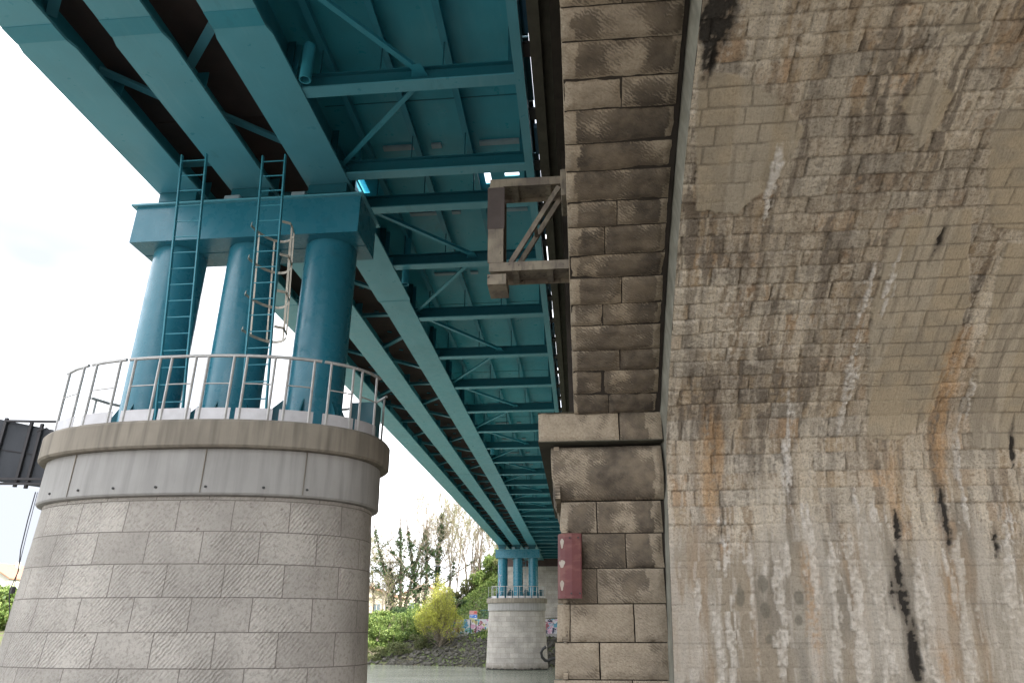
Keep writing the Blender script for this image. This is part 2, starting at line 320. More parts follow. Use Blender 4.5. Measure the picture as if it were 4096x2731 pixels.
# ------------------------------------------------------------------ teal girder bridge
GC = (-7.22, -5.82, -4.35); ZB = 7.6; ZP = 8.69; ZS = 9.05; Y0, Y1 = 1.0, 84.0
br = thing('steel_girder_bridge', 'long teal painted steel girder bridge crossing the river overhead', 'bridge', (-4.2, 11, 7.2))
def flange_half(y): return .405 if (6.8 < y < 15.4) or (62 < y < 74) else .365
fl_y = [Y0, 6.8, 6.95, 15.3, 15.5, 61.5, 62, 74, 74.5, Y1]
for gi, xc in enumerate(GC):
    mb = MB()
    for a, b in zip(fl_y[:-1], fl_y[1:]):
        ha, hb = flange_half(a + .01 if a != 6.8 else 6.7), flange_half(b - .01 if b != 15.5 else 15.6)
        if a in (6.8, 15.3, 61.5, 74): ha, hb = (.365, .405) if a in (6.8, 61.5) else (.405, .365)
        mb.add([(xc - ha, a, ZB), (xc + ha, a, ZB), (xc + hb, b, ZB), (xc - hb, b, ZB), (xc - ha, a, ZB + .045), (xc + ha, a, ZB + .045), (xc + hb, b, ZB + .045), (xc - hb, b, ZB + .045)],
               [(0, 3, 2, 1), (4, 5, 6, 7), (0, 1, 5, 4), (2, 3, 7, 6), (0, 4, 7, 3), (1, 2, 6, 5)])
    g = mb.build('girder_flange', M['teal_flange'], br)
    MB().box(xc - .012, xc + .012, Y0, Y1, ZB + .045, ZS - .03).build('girder_web', M['teal'], g)
    mb = MB(); mb.box(xc - .25, xc + .25, Y0, Y1, ZS - .03, ZS - .002); mb.build('top_flange', M['teal'], g)
    for y in np.arange(2.5, 83, 2.85):
        MB().box(xc + .012, xc + .2, y, y + .015, ZB + .045, (ZP - .004) if gi == 2 else 8.26).build('web_stiffener', M['teal'], g)
    for y in (14.5 + .85, 36.0, 50.0): MB().box(xc - flange_half(y) + .01, xc + flange_half(y) - .01, y, y + .03, ZB - .005, ZB - .001).build('weld_seam', M['teal'], g)
    MB().box(xc - .366, xc + .366, 6.50, 6.78, ZB - .008, ZB - .002).build('splice_plate', M['teal'], g)
MB().box(-8.2, GC[2] - .02, Y0, Y1, ZS, ZS + .22).build('deck_slab', M['brown'], br)
for ga, gb in ((0, 1), (1, 2)):
    for i in range(20): MB().box(GC[ga] + .016, GC[gb] - .016, Y0 + i * 4.15, Y0 + i * 4.15 + 4.14, 8.27 + .004 * (i % 2), 8.33).build('soffit_panel', M['brown'], br)
MB().box(-8.3, -8.2, Y0, Y1, ZS, ZS + .45).build('edge_kerb', M['teal'], br)
# right-hand bay: plate with small openings, ribs, cross beams, bracing
beamsY = [2.45, 5.3, 8.12, 10.27, 11.40, 13.72] + [16.58 + 2.845 * i for i in range(24)]
beamsY = [y for y in beamsY if y < 83.6]
mb = MB(); holes = [(-1.66, -1.53, 11.82, 12.2), (-1.24, -.94, 11.86, 11.98), (-4.31, -4.18, 11.8, 12.3)]
ycut = [Y0, 11.8, 11.82, 11.86, 11.98, 12.2, 12.3, Y1]
for a, b in zip(ycut[:-1], ycut[1:]):
    x = GC[2] + .013
    for h in sorted(holes):
        if h[2] <= a + 1e-6 and h[3] >= b - 1e-6:
            if h[0] > x: mb.box(x, h[0], a, b, ZP, ZP + .02)
            x = max(x, h[1])
    mb.box(x, -.56, a, b, ZP, ZP + .02)
mb.build('deck_plate', M['teal_plate'], br)
MB().box(-.70, -.555, Y0, Y1, 7.62, 7.66).box(-.575, -.557, Y0, Y1, 7.66, ZP - .003).build('edge_beam', M['teal_flange'], br)
for x in (-3.73, -2.78, -1.80):
    MB().box(x - .055, x + .055, Y0, Y1, 8.45, 8.47).box(x - .01, x + .01, Y0, Y1, 8.47, ZP - .003).build('deck_rib', M['teal'], br)
for y in (4.1, 9.6, 12.55, 17.9, 23.6, 29.4): MB().box(GC[2] + .1, -.75, y, y + .02, ZP - .008, ZP - .003).build('plate_seam', M['teal_dark'], br)
for i, y in enumerate(beamsY):
    o = MB().box(-3.98, -.70, y - .11, y + .11, 7.625, 7.65).build('cross_beam', M['teal_flange'], br)
    mb = MB().box(-4.3, -.70, y - .008, y + .008, 7.65, 7.91).box(-4.3, -.70, y - .07, y + .07, 7.91, 7.93)
    for rx in (-3.73, -2.78, -1.80): mb.box(rx - .010, rx + .010, y - .01, y + .01, 7.93, 8.45)
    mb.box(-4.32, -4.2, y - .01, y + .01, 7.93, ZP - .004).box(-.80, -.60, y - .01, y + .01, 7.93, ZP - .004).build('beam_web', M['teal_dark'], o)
    MB().box(-4.33, -3.98, y - .012, y + .012, 7.66, 7.9).build('end_gusset', M['teal'], o)
    mb = MB()
    yy = y - .62
    for a, b in ((-3.5, -2.82), (-2.55, -2.36), (-1.62, -.86)): (MB().box(a, b, yy, yy + .12, ZP - .05, ZP - .004).build('joint_light_strip', M['pale'], br) if y > 11 else 0)  # pale strips imitate daylight coming through the deck joints
for i in range(len(beamsY) - 1):
    a, b = beamsY[i], beamsY[i + 1]
    if abs(a - 10.27) < .01: continue
    ap = {5.3: 0, 8.12: 1, 11.4: 0, 13.72: 1}.get(round(a, 2), i % 2 if a < 14 else (0 if (i - 6) % 2 == 0 else 1))
    p, q = ((-4.05, a + .1, 7.80), (-2.15, b - .1, 7.80)) if ap == 0 else ((-2.15, a + .1, 7.80), (-4.05, b - .1, 7.80))
    MB().beam(p, q, .085, .012, (0, 0, 1)).beam(Vector(p) + Vector((.02, 0, .04)), Vector(q) + Vector((.02, 0, .04)), .012, .08).build('wind_brace', M['teal'], br)
    for e, sg_ in ((p, 1), (q, -1)):
        yb_ = (a if sg_ > 0 else b); MB().add([(e[0] - .13, yb_ + sg_ * .01, 7.785), (e[0] + .13, yb_ + sg_ * .01, 7.785), (e[0] + .07, yb_ + sg_ * .26, 7.785), (e[0] - .07, yb_ + sg_ * .26, 7.785), (e[0] - .13, yb_ + sg_ * .01, 7.793), (e[0] + .13, yb_ + sg_ * .01, 7.793), (e[0] + .07, yb_ + sg_ * .26, 7.793), (e[0] - .07, yb_ + sg_ * .26, 7.793)], [(0, 1, 2, 3), (7, 6, 5, 4), (0, 4, 5, 1), (1, 5, 6, 2), (2, 6, 7, 3), (3, 7, 4, 0)]).build('gusset_plate', M['teal'], br)
# truss members in the two gaps between the girders
for ga, gb in ((0, 1), (1, 2)):
    xl, xr = GC[ga] + .05, GC[gb] - .05
    dy = 0 if ga == 1 else -1.15
    k = -3
    while True:
        yb = 17.15 + 5.8 * k + dy; k += 1
        if yb > 82: break
        mem = [((xl, yb), (xr, yb)), ((xr, yb + 1.0), (xl, yb + 2.35)), ((xl, yb + 3.4), (xr, yb + 4.75))]
        for (a, b), (c, d) in mem:
            if min(b, d) < Y0: continue
            mb = MB().beam((a, b, 8.05), (c, d, 8.05), .14, .012).beam((a, b, 8.10), (c, d, 8.10), .012, .09); mb.build('gap_brace', M['teal_flange'], br)
    for y in np.arange(13.4, 70, 1.45):
        mb = MB().beam((xl + .30, y, 8.3), (xl + .30, y + 1.0, 8.3), .07, .02).beam((xl + .30, y + 1.0, 8.3), (xl + .12, y + 1.02, 8.3), .05, .02).tube([(xl + .33, y + .95, 8.25), (xl + .45, y + 1.0, 8.25)], .02, 5)
        mb.build('cable_tray', M['teal'], br)
for y, z0, z1_ in ((7.62, 7.40, 8.05), (13.93, 7.30, ZP - .003), (30.9, 7.4, ZP - .003)):
    t_ = MB(); P = []
    for rr, s_ in ((.085, 1), (.07, -1)):
        P.append([(-3.72 + rr * math.cos(t), y + rr * math.sin(t)) for t in np.linspace(0, 2 * math.pi, 19)[:-1]])
    V = [(x, y_, z) for z in (z0, z1_) for x, y_ in P[0]] + [(x, y_, z) for z in (z0, z1_) for x, y_ in P[1]]
    F = []
    for k in range(18):
        k2 = (k + 1) % 18; F += [(k, k2, 18 + k2, 18 + k), (36 + k, 54 + k, 54 + k2, 36 + k2), (k, 36 + k, 36 + k2, k2)]
    t_.add(V, F).build('drain_pipe', M['teal'], br, True)
# ------------------------------------------------------------------ piers
def sup(t, a, b, n=2.3):
    c, s_ = math.cos(t), math.sin(t); return a * math.copysign(abs(c) ** (2 / n), c), b * math.copysign(abs(s_) ** (2 / n), s_)
def outline(a, b, N=160):
    # evenly spaced by arc length, first point on the rear axis
    t = np.linspace(0, 2 * math.pi, 4001); P = np.array([sup(x - math.pi * 1.5, a, b) for x in t]); d = np.r_[0, np.cumsum(np.linalg.norm(np.diff(P, axis=0), axis=1))]
    u = np.linspace(0, d[-1], N + 1); return np.stack([np.interp(u, d, P[:, 0]), np.interp(u, d, P[:, 1])], 1), u
def loft(rings, N, cx, cy, uvs=None, mat=None, name='', parent=None, cap=True, disp=0):
    """rings: list of (inset, z) with base half axes; returns object"""
    V = []; U = []; per = outline(2.7, 1.5, N)[1]
    for (a, b, z) in rings:
        P, _ = outline(a, b, N)
        for i in range(N + 1):
            V.append((cx + P[i, 0], cy + P[i, 1], z)); U.append((per[i], z))
    V = np.array(V); m_ = N + 1
    if disp:
        dn = np.stack([V[:, 0] - cx, V[:, 1] - cy], 1); dn /= np.linalg.norm(dn, axis=1)[:, None]
        u_ = np.array(U); h = (fbm(u_[:, 0] * 3.2, u_[:, 1] * 3.2 + 20) - .5) * disp; V[:, 0] += dn[:, 0] * h; V[:, 1] += dn[:, 1] * h
        V[N::m_] = V[0::m_]
    F = [(r * m_ + i, r * m_ + i + 1, (r + 1) * m_ + i + 1, (r + 1) * m_ + i) for r in range(len(rings) - 1) for i in range(N)]
    if cap: F += [tuple(range(m_ - 1))[::-1], tuple((len(rings) - 1) * m_ + i for i in range(N))]
    o = mesh_np(name, V, F, mat, parent, uv=U)
    o.data.polygons.foreach_set('use_smooth', np.ones(len(o.data.polygons), dtype=bool)); o.data.set_sharp_from_angle(angle=R_(35)); return o
CX = -5.84
def pier(cy, label, near):
    t = thing('bridge_pier', label, 'bridge pier', (CX, cy, -3.1), 'teal bridge piers standing in the river')
    zt = 2.84
    zs = np.linspace(-4.5, 1.765, 60 if near else 26)
    N = 240 if near else 120
    loft([(2.58 + .045 * (1.76 - z), 1.42 + .045 * (1.76 - z), z) for z in zs], N, CX, cy, name='stone_shaft', mat=M['ashlar'], parent=t, disp=.02)
    c = loft([(2.60, 1.44, 1.77), (2.66, 1.50, 1.775), (2.68, 1.52, 1.80), (2.67, 1.51, 2.425)], N, CX, cy, name='collar', mat=M['collar'], parent=t)
    loft([(2.52, 1.42, 2.43), (2.77, 1.60, 2.432), (2.80, 1.63, 2.46), (2.80, 1.63, 2.80), (2.77, 1.60, 2.84), (2.5, 1.3, 2.841)], N, CX, cy, name='coping', mat=M['concrete'], parent=t)
    P, u = outline(2.68, 1.53, 2000)
    def front(x):   # y on the camera side at x
        j = [i for i in range(len(P)) if P[i, 1] < 0]; i = min(j, key=lambda q: abs(P[q, 0] + CX - x)); return P[i, 1] + cy
    for x in (-7.75, -7.15, -6.55, -5.9, -5.18, -4.4, -3.85):
        yy = front(x) - .012
        MB().tube([(x, yy + .03, 1.88), (x, yy + .006, 1.88)], .017, 10).build('drain_hole', M['black'], c)
    for x in (-7.35, -5.25, -3.9):
        yy = front(x) - .004; MB().box(x - .004, x + .004, yy + .002, yy + .03, 1.80, 2.42).build('joint_line', M['concrete'], c)
    # three columns
    for x in (-7.15, -5.72, -4.28):
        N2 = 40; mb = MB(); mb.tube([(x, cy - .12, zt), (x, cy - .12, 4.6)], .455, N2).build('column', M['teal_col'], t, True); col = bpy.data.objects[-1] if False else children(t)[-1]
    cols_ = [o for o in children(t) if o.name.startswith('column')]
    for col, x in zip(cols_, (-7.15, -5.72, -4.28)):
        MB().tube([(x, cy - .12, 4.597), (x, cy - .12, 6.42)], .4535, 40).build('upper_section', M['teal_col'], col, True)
        mb = MB()
        for k in range(6):
            a = k * math.pi / 3 + .5; c_, s_ = math.cos(a), math.sin(a)
            p0 = Vector((x + .43 * c_, cy - .12 + .43 * s_, zt + .03)); p1 = p0 + Vector((c_ * .26, s_ * .26, 0)); p2 = p0 + Vector((0, 0, .62)); nn = Vector((-s_, c_, 0)) * .012
            mb.add([p0 + nn, p1 + nn, p1 + nn + Vector((0, 0, .08)), p2 + nn, p0 - nn, p1 - nn, p1 - nn + Vector((0, 0, .08)), p2 - nn], [(0, 1, 2, 3), (7, 6, 5, 4), (0, 4, 5, 1), (1, 5, 6, 2), (2, 6, 7, 3)])
        mb.tube([(x, cy - .12, zt), (x, cy - .12, zt + .03)], .72, 24).build('base_fin', M['teal_dark'], col)
    # cap beam
    y0, y1 = cy - .74, cy + .26
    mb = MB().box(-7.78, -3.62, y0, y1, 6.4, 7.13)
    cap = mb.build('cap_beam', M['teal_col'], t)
    MB().box(-7.86, -3.56, y0 - .07, y1 + .07, 7.13, 7.165).build('cap_top_plate', M['teal_flange'], cap)
    MB().box(-7.77, -3.63, y0 + .49, y0 + .505, 6.392, 6.398).build('bottom_seam', M['teal_dark'], cap)
    for gx in GC:
        b = MB().bbox(gx - .30, gx + .30, cy - .45, cy + .05, 7.165, 7.40, .01); b.box(gx - .36, gx + .36, cy - .5, cy + .1, 7.40, ZB - .012); b.build('bearing', M['teal_dark'], cap)
    MB().bbox(-6.25, -5.95, cy - .6, cy - .25, 7.166, 7.40, .015).build('mortar_pad', M['pale'], cap)
    MB().bbox(-4.98, -4.72, cy - .6, cy - .25, 7.166, 7.40, .015).build('mortar_pad', M['pale'], cap)
    MB().bbox(-3.78, -3.35, cy + .25, cy + .6, zt + .002, zt + .78, .01).build('equipment_box', M['teal_dark'], t)
    for xx in (-6.43, -5.0): MB().prism([(xx - .24, zt + .003), (xx + .24, zt + .003), (xx + .24, zt + .66), (xx, zt + .86), (xx - .24, zt + .66)], cy + .25, cy + .85).build('bearing_block', M['teal_dark'], t)
    # guard rail panels round the platform
    P, u = outline(2.72, 1.55, 4000); tot = u[-1]
    def arc_at(x, side=-1):
        j = [i for i in range(len(P)) if P[i, 1] * side > 0]; i = min(j, key=lambda q: abs(P[q, 0] + CX - x)); return u[i]
    def pt(s_, z): s_ = s_ % tot; return Vector((CX + np.interp(s_, u, P[:, 0]), cy + np.interp(s_, u, P[:, 1]), z))
    fx = [(-8.02, -7.62), (-7.34, -6.88), (-6.62, -6.20), (-6.01, -5.63), (-5.44, -5.05), (-4.86, -4.46), (-4.26, -3.92), (-3.70, -3.42), (-3.32, -3.17)]
    arcs = [tuple(sorted((arc_at(a), arc_at(b)))) for a, b in fx]
    fx2 = [(-8.52, -8.30), (-8.16, -7.86), (-7.7, -7.1), (-6.9, -6.3), (-6.1, -5.5), (-5.3, -4.7), (-4.5, -3.9), (-3.75, -3.35)]
    arcs += [tuple(sorted((arc_at(a, 1), arc_at(b, 1)))) for a, b in fx2]
    for a, b in arcs:
        if b - a > 3: a, b = b, a + tot
        if b - a < .28: a -= .1; b += .1
        pts = [pt(s_, zt + 1.0) for s_ in np.linspace(a - .105, b + .105, 4 if b - a > .8 else 3)]
        pan = MB().tube(pts, .026, 6).build('rail_panel', M['rail'], t, True)
        for s_ in (a, b): MB().tube([pt(s_, zt - .05), pt(s_, zt + .99)], .021, 6).build('post', M['rail'], pan)
        MB().tube([pt(s_, zt + .56) for s_ in np.linspace(a, b, 4)], .011, 6).build('mid_rail', M['rail'], pan)
        mb = MB(); ss = np.linspace(a - .06, b + .06, 6)
        for p_, q_ in zip(ss[:-1], ss[1:]): mb.beam(pt(p_, zt + .09), pt(q_, zt + .09), .008, .19)
        mb.build('kick_plate', M['kick'], pan)
    return t
p1 = pier(10.9, 'large round ended stone pier nearest the viewer carrying three teal columns', True)
p2 = pier(68.75, 'far round ended pale stone pier standing in the water by the far bank', False)
# graffiti line on the far pier's left column
mb = MB(); cy = 68.63
def oncol(a, z): return (-7.15 + .466 * math.sin(a), cy - .466 * math.cos(a), z)
for q in ([(-.9, 5.8), (-.85, 5.2), (-.65, 4.95), (-.5, 4.85), (-.1, 4.9), (-.5, 4.78), (-.55, 4.4), (-.4, 4.0), (-.62, 3.6), (-.35, 3.3), (-.8, 3.0)],):
    mb.tube([oncol(a, z) for a, z in q], .022, 5)
mb.build('graffiti_outline', plain('white_graffiti', (.7, .65, .78), (.6, .55, .7), .6), p2)
mb = MB()
for za, zb, a0, a1 in ((3.75, 4.35, -.85, -.6), (3.05, 3.4, -.8, -.5), (4.6, 5.1, -.9, -.75)):
    pts = [oncol(a, z) for z in (za, zb) for a in np.linspace(a0, a1, 4)]; mb.add(pts, [(i, i + 1, i + 5, i + 4) for i in range(3)])
mb.build('graffiti_fill', plain('violet_graffiti', (.13, .11, .16), (.2, .17, .24), .6), p2)

# ladders
def ladder(xl, xr, yb, zb, yt, zt_, label, nr, cage=False, group=None):
    t = thing('steel_ladder', label, 'ladder', ((xl + xr) / 2, yb, zb), group)
    at = lambda x, f: Vector((x, yb + (yt - yb) * f, zb + (zt_ - zb) * f))
    for x in (xl, xr): MB().beam(at(x, 0), at(x, 1), .022, .055, (0, 1, 0)).build('side_rail', M['teal'], t)
    for i in range(nr):
        f = (i + .6) / nr; MB().tube([at(xl, f), at(xr, f)], .011, 6).build('rung', M['teal'], t)
    if cage:
        rr = .34; cxm = (xl + xr) / 2
        def arc(f, k): a = math.pi * k; p = at(cxm, f); return p + Vector((-rr * math.cos(a) * 1.0, rr * math.sin(a) * 1.85, 0))
        for f in (.735, .61, .475, .345):
            pts = [at(xl, f) - Vector((.09, 0, 0))] + [arc(f, k) for k in np.linspace(.04, .96, 13)] + [at(xr, f) + Vector((.03, 0, 0))]
            mb = MB()
            for a, b in zip(pts[:-1], pts[1:]): mb.beam(a, b, .008, .045)
            mb.build('cage_hoop', M['galv'], t)
        for k in (.16, .36, .62, .82, .93):
            MB().beam(arc(.735, k) + Vector((0, .008, 0)), arc(.345, k) + Vector((0, .008, 0)), .028, .006, (0, 1, 0)).build('cage_strap', M['galv'], t)
    return t
ladder(-6.45, -6.02, 9.93, 2.86, 9.18, 7.45, 'plain teal ladder leaning up past the left column of the near pier', 17)
ladder(-5.05, -4.66, 9.87, 2.86, 9.24, 7.38, 'teal ladder with a hooped safety cage beside the near pier middle column', 17, True)
ladder(-5.35, -4.93, 68.0, 2.86, 68.0, 7.4, 'small distant teal ladder on the far pier between its columns', 15)

# ------------------------------------------------------------------ old masonry bridge
ob = thing('stone_arch_bridge', 'old masonry arch bridge with stained stone vault at the right', 'bridge', (4, 9.8, -3.1))
AC = (-.28, -9.53)
def ringpt(s_, off=0.0, Rr=15.75, Yf=9.53):
    """point (y,z) and outward-to-room normal at arc length s above the springing"""
    a0 = math.acos((Yf - AC[0]) / Rr); a = a0 + s_ / Rr
    return AC[0] + (Rr - off) * math.cos(a), AC[1] + (Rr - off) * math.sin(a)
def blocks(name, defs, surf, parent, mat, u0=0):
    """defs: (x0,x1,s0,s1,crust,lit_left_margin,warm,protrusion)"""
    V = []; F = []; UV = []; C = []; n0 = 0
    for bi, (x0, x1, s0, s1, crust, ll, warm, pro) in enumerate(defs):
        nx = max(6, int((x1 - x0) / .035)); ny = max(6, int((s1 - s0) / .035)); g = .007
        U = np.linspace(x0 + g, x1 - g, nx + 1); S = np.linspace(s0 + g, s1 - g, ny + 1); A, B = np.meshgrid(U, S)
        jx = (fbm(B * 6 + bi, A * 0 + bi * 3.3) - .5) * .02; edge = np.minimum(np.minimum(A - U[0], U[-1] - A), np.minimum(B - S[0], S[-1] - B))
        h = pro - .034 * (1 - sstep(0, .065, edge)) + (rnd.random() - .5) * .018 + (fbm(A * 9 + bi * 5, B * 9, bi * .7) - .5) * .035 + (fbm(A * 2.2 + bi, B * 2.2) - .5) * .05
        r1 = rnd.random()
        cr_ = crust + (fbm(A * 3.1 + bi * 9, B * 3.1 + bi) - .5) * 1.7 + (rnd.random() - .5) * .22
        dl = A - x0; cr_ = np.where(dl < ll * (.7 + .8 * fbm(B * 7 + bi, A * 0)), cr_ - .75, cr_)  # pale left margin: drafted edge plus side light, put in as less crust
        cr_ = cr_ - .25 * (1 - sstep(0, .03, edge))
        if crust > .5 and 1.0 < x1 < 1.3: cr_ = np.where(x1 - A < (.02 if name == 'arch_ring' else .07) + (.12 if name == 'arch_ring' else .26) * fbm(B * 2.6 + bi, A * 0 + 4), cr_ - .7, cr_)
        pts = np.array([surf(a + j * (1 if a - x0 < .05 or x1 - a < .05 else 0), b, c) for a, j, b, c in zip(A.ravel(), jx.ravel(), B.ravel(), h.ravel())])
        k = (nx + 1) * (ny + 1); idx = np.arange(k).reshape(ny + 1, nx + 1) + n0
        V.append(pts); UV += list(zip(A.ravel() + bi * .37, B.ravel() + bi * .21)); C.append(np.stack([np.clip(cr_.ravel(), 0, 1), np.full(k, r1), np.full(k, warm), np.ones(k)], 1))
        F += np.stack([idx[:-1, :-1], idx[:-1, 1:], idx[1:, 1:], idx[1:, :-1]], -1).reshape(-1, 4).tolist(); n0 += k
        per = list(idx[0, :]) + list(idx[1:, -1]) + list(idx[-1, -2::-1]) + list(idx[-2:0:-1, 0])
        L_ = [i - (n0 - k) for i in per]; bk_ = np.array([surf(A.ravel()[i], B.ravel()[i], -.10) for i in L_])
        V.append(bk_); UV += [(A.ravel()[i] + bi * .37, B.ravel()[i] + bi * .21) for i in L_]; C.append(np.stack([np.full(len(L_), .5), np.full(len(L_), r1), np.full(len(L_), warm), np.ones(len(L_))], 1))
        q = len(per); F += [(per[i], n0 + i, n0 + (i + 1) % q, per[(i + 1) % q]) for i in range(q)]; n0 += q
    o = mesh_np(name, np.concatenate(V), F, mat, parent, smooth=True, uv=np.array(UV), cols={'m1': np.concatenate(C)}); o.data.set_sharp_from_angle(angle=R_(50)); return o
# voussoirs, alternate deep and shallow courses, as in the photograph
defs = []; s_ = 0.02; splits = [.42, .36, .55, 0, .36, .56, 0, .38, .50, 0, 0, 0, .52, 0, 0]; k = 0
crl = [.88, .85, .85, .72, .75, .78, .92, .76, .72, .8, .70, .82, .2, .62, .42]
while s_ < 21:
    hgt = (.33, .385)[k % 2]; sp = splits[k] if k < len(splits) else (0 if k % 3 else .5)
    c_ = crl[k] if k < len(crl) else .7; ll = .05 if k < 5 else (.10, .14, .12)[k % 3]; wm = .15 if k < 11 else .6
    if k == 12: xs_ = [(0.0, .60, .12), (.60, 1.165, .48)]
    elif sp: xs_ = [(0, 1.165 * sp, c_), (1.165 * sp, 1.165, c_)]
    else: xs_ = [(0, 1.165, c_)]
    for i, (a, b, cc) in enumerate(xs_): defs.append((a, b, s_, s_ + hgt, cc, ll if i == 0 else 0, wm, 0))
    s_ += hgt; k += 1
def sring(x, s__, h): y, z = ringpt(s__, h); return (x, y, z)
blocks('arch_ring', defs, sring, ob, M['block'])
# body behind the joints: ring core, spandrels, pier cores
def arcpoly(Rr, Yf, yc=AC[0], n=40):
    a0 = math.acos((Yf - AC[0]) / Rr); return [(yc + Rr * math.cos(a), AC[1] + Rr * math.sin(a)) for a in np.linspace(a0, math.pi - a0, n)]
arc_ = arcpoly(15.79, 9.56)
TOP = 7.45
sp_ = [(9.6, TOP), (9.6, arc_[0][1])] + arc_ + [(-10.2, arc_[-1][1]), (-10.2, TOP)]
MB().prism(sp_, .015, 1.2, 0).build('spandrel_wall', M['mortar'], ob)
# pier shaft
zs_ = [1.66, 1.27, .80, .33, -.13, -.60, -1.06, -1.55, -2.0, -2.5, -3.0, -3.5]
def sflat(x, z, h):
    yy = 9.78 + .17 * max(0, 1.66 - z); return ((x - .028 * (1.66 - z) * (1 - min(1, max(0, (x + .25) / 1.4)))) * yy / 9.78, yy - h, z)
cd = []
lay = [(1.66, 1.24, [-.22, .27, 1.15], .82), (1.24, .79, [-.24, .06, .64, 1.13], .92), (.79, .345, [-.26, .25, 1.12], .88), (.345, -.13, [-.27, -.10, .70, 1.11], .04), (-.13, -.58, [-.29, .26, 1.10], .04), (-.58, -1.05, [-.31, .64, 1.1], .05)]
zz = -1.05
while zz > -4: lay.append((zz, zz - .47, [-.33, .3, 1.1] if int(zz * 10) % 2 else [-.33, .66, 1.1], .1)); zz -= .47
for a, b, xs_, c_ in lay:
    for x0, x1 in zip(xs_[:-1], xs_[1:]): cd.append((x0, x1, b, a, c_ + (.0 if x1 < 1 else -.12), .10 if x0 < -.2 and c_ > .3 else 0, .45 if c_ < .2 else .1, .0))
sh = blocks('pier_facing', cd, sflat, ob, M['block'])
MB().prism([(9.84, 1.66), (16.6, 1.66), (16.6, -5), (11.0, -5)], -.19, 12, 0).box(-.06, 12, 9.92, 16.6, 1.662, 2.50).box(-.06, 12, 9.66, 16.6, 2.502, TOP).build('pier_core', M['mortar'], ob)
# side of pier facing the new bridge, block faces
cd = []
for a, b, _, c_ in lay:
    ys_ = np.r_[9.84 + .17 * max(0, 1.66 - a), np.arange(10.5 + (.4 if int(a * 7) % 2 else 0), 16.5, .95), 16.62]
    for y0, y1 in zip(ys_[:-1], ys_[1:]): cd.append((y0, y1, b, a, .45, 0, .1, 0))
blocks('pier_side', cd, lambda y, z, h: (-.20 - .028 * (1.66 - z) - .03 - h, y, z), sh, M['block'])
# impost: slab, moulded block under it, returned along the side
imp = blocks('impost', [(-.51, .62, 2.43, 2.87, .28, .42, .3, 0), (.63, 1.22, 2.43, 2.87, .82, 0, .2, 0)], lambda x, z, h: (x, 9.52 - h, z), ob, M['block'])
prof = [(9.52 + .04, 2.42), (9.52 + .22, 2.40), (9.60, 2.36), (9.60, 1.95), (9.62, 1.82), (9.68, 1.73), (9.80, 1.66)]
blocks('impost_block', [(-.34, 1.2, 1.67, 2.40, .80, .0, .1, 0)], lambda x, z, h: (x + (.13 * max(0, (1.98 - z) / .31) ** 1.4 * max(0, 1 - (x + .34) / .8)), 9.60 + .17 * max(0, (2.0 - z) / .33) ** 1.5 + .05 * max(0, (z - 2.3) / .1) - h, z), imp, M['block'])
MB().box(-.44, 1.18, 9.60, 16.6, 2.45, 2.85).box(-.16, 1.15, 9.88, 16.6, 1.67, 2.45).build('impost_core', M['mortar'], imp)
blocks('impost_return', [(9.54, 10.6, 2.43, 2.87, .3, 0, .1, 0), (10.6, 11.7, 2.43, 2.87, .7, 0, .1, 0), (11.7, 12.9, 2.43, 2.87, .4, 0, .5, 0), (14.5, 16.7, 2.43, 2.87, .2, 0, .6, 0)], lambda y, z, h: (-.49 - h, y, z), imp, M['block'])
blocks('impost_return', [(9.64, 10.9, 1.67, 2.40, .8, 0, .1, 0), (10.9, 12.9, 1.67, 2.40, .6, 0, .1, 0), (14.5, 16.7, 1.67, 2.4, .4, 0, .5, 0)], lambda y, z, h: (-.32 - h, y, z), imp, M['block'])
mb = MB()
for x in (-.44, .6): mb.box(x, x + (1.0 if x < 0 else .6), 9.53, 9.6, 2.862, 2.868)
# impost underside and top
MB().box(-.505, 1.21, 9.525, 16.6, 2.432, 2.445).box(-.505, 1.21, 9.53, 16.6, 2.855, 2.862).build('impost_bed', M['cornice'], imp)
# overhanging concrete footway edge of the old bridge
for (xa, xb, za, zb, mt) in ((-.43, -.27, 7.50, 7.95, 'cornice'), (-.267, -.13, 7.58, 7.96, 'cornice'), (-.127, 1.5, 7.46, 8.0, 'cornice2')):
    MB().box(xa, xb, -12, 90, za, zb).build('footway_edge', M[mt], ob)
for y in np.arange(1.2, 80, 1.36): MB().box(-.545, -.435, y + .9, y + 1.16, 7.72, 7.76).build('edge_bracket', M['boardframe'], ob)
bl = plain('blue_painted_pipe', (.04, .17, .30), (.03, .13, .24), .5)
for y in np.arange(1.2, 60, 2.72): MB().box(-.50, -.44, y + .1, y + .8, 7.80, 7.90).build('blue_conduit', bl, ob)
for i in range(62):
    MB().box(-.582, -.470 if i % 3 else -.486, 1 + i * 1.36, 1 + i * 1.36 + 1.33, 8.10, 8.13).build('gap_sky_cover', M['teal_dark'] if i % 3 else M['cornice2'], ob)  # plates added above the gap to shut out the bright sky
MB().box(-.42, 12, -12, 90, 8.0, 8.3).build('roadway', M['cornice2'], ob)
# further spans of the old bridge
for ya, yb_ in ((16.6, 36.0), (39.5, 58.9), (62.0, 81.4)):
    yc = (ya + yb_) / 2; a_ = arcpoly(15.79, 9.42, yc)
    MB().prism([(yb_ + .3, TOP), (yb_ + .3, a_[0][1])] + a_ + [(ya - .3, a_[-1][1]), (ya - .3, TOP)], .015, 11.8, 0).build('far_arch', M['render'], ob)
for ya, yb_ in ((36.0, 39.5), (58.9, 62.0)): MB().box(-.2, 12, ya, yb_, -5, 2.7).box(-.5, 12.1, ya - .1, yb_ + .1, 2.43, 2.87).build('far_pier', M['render'], ob)
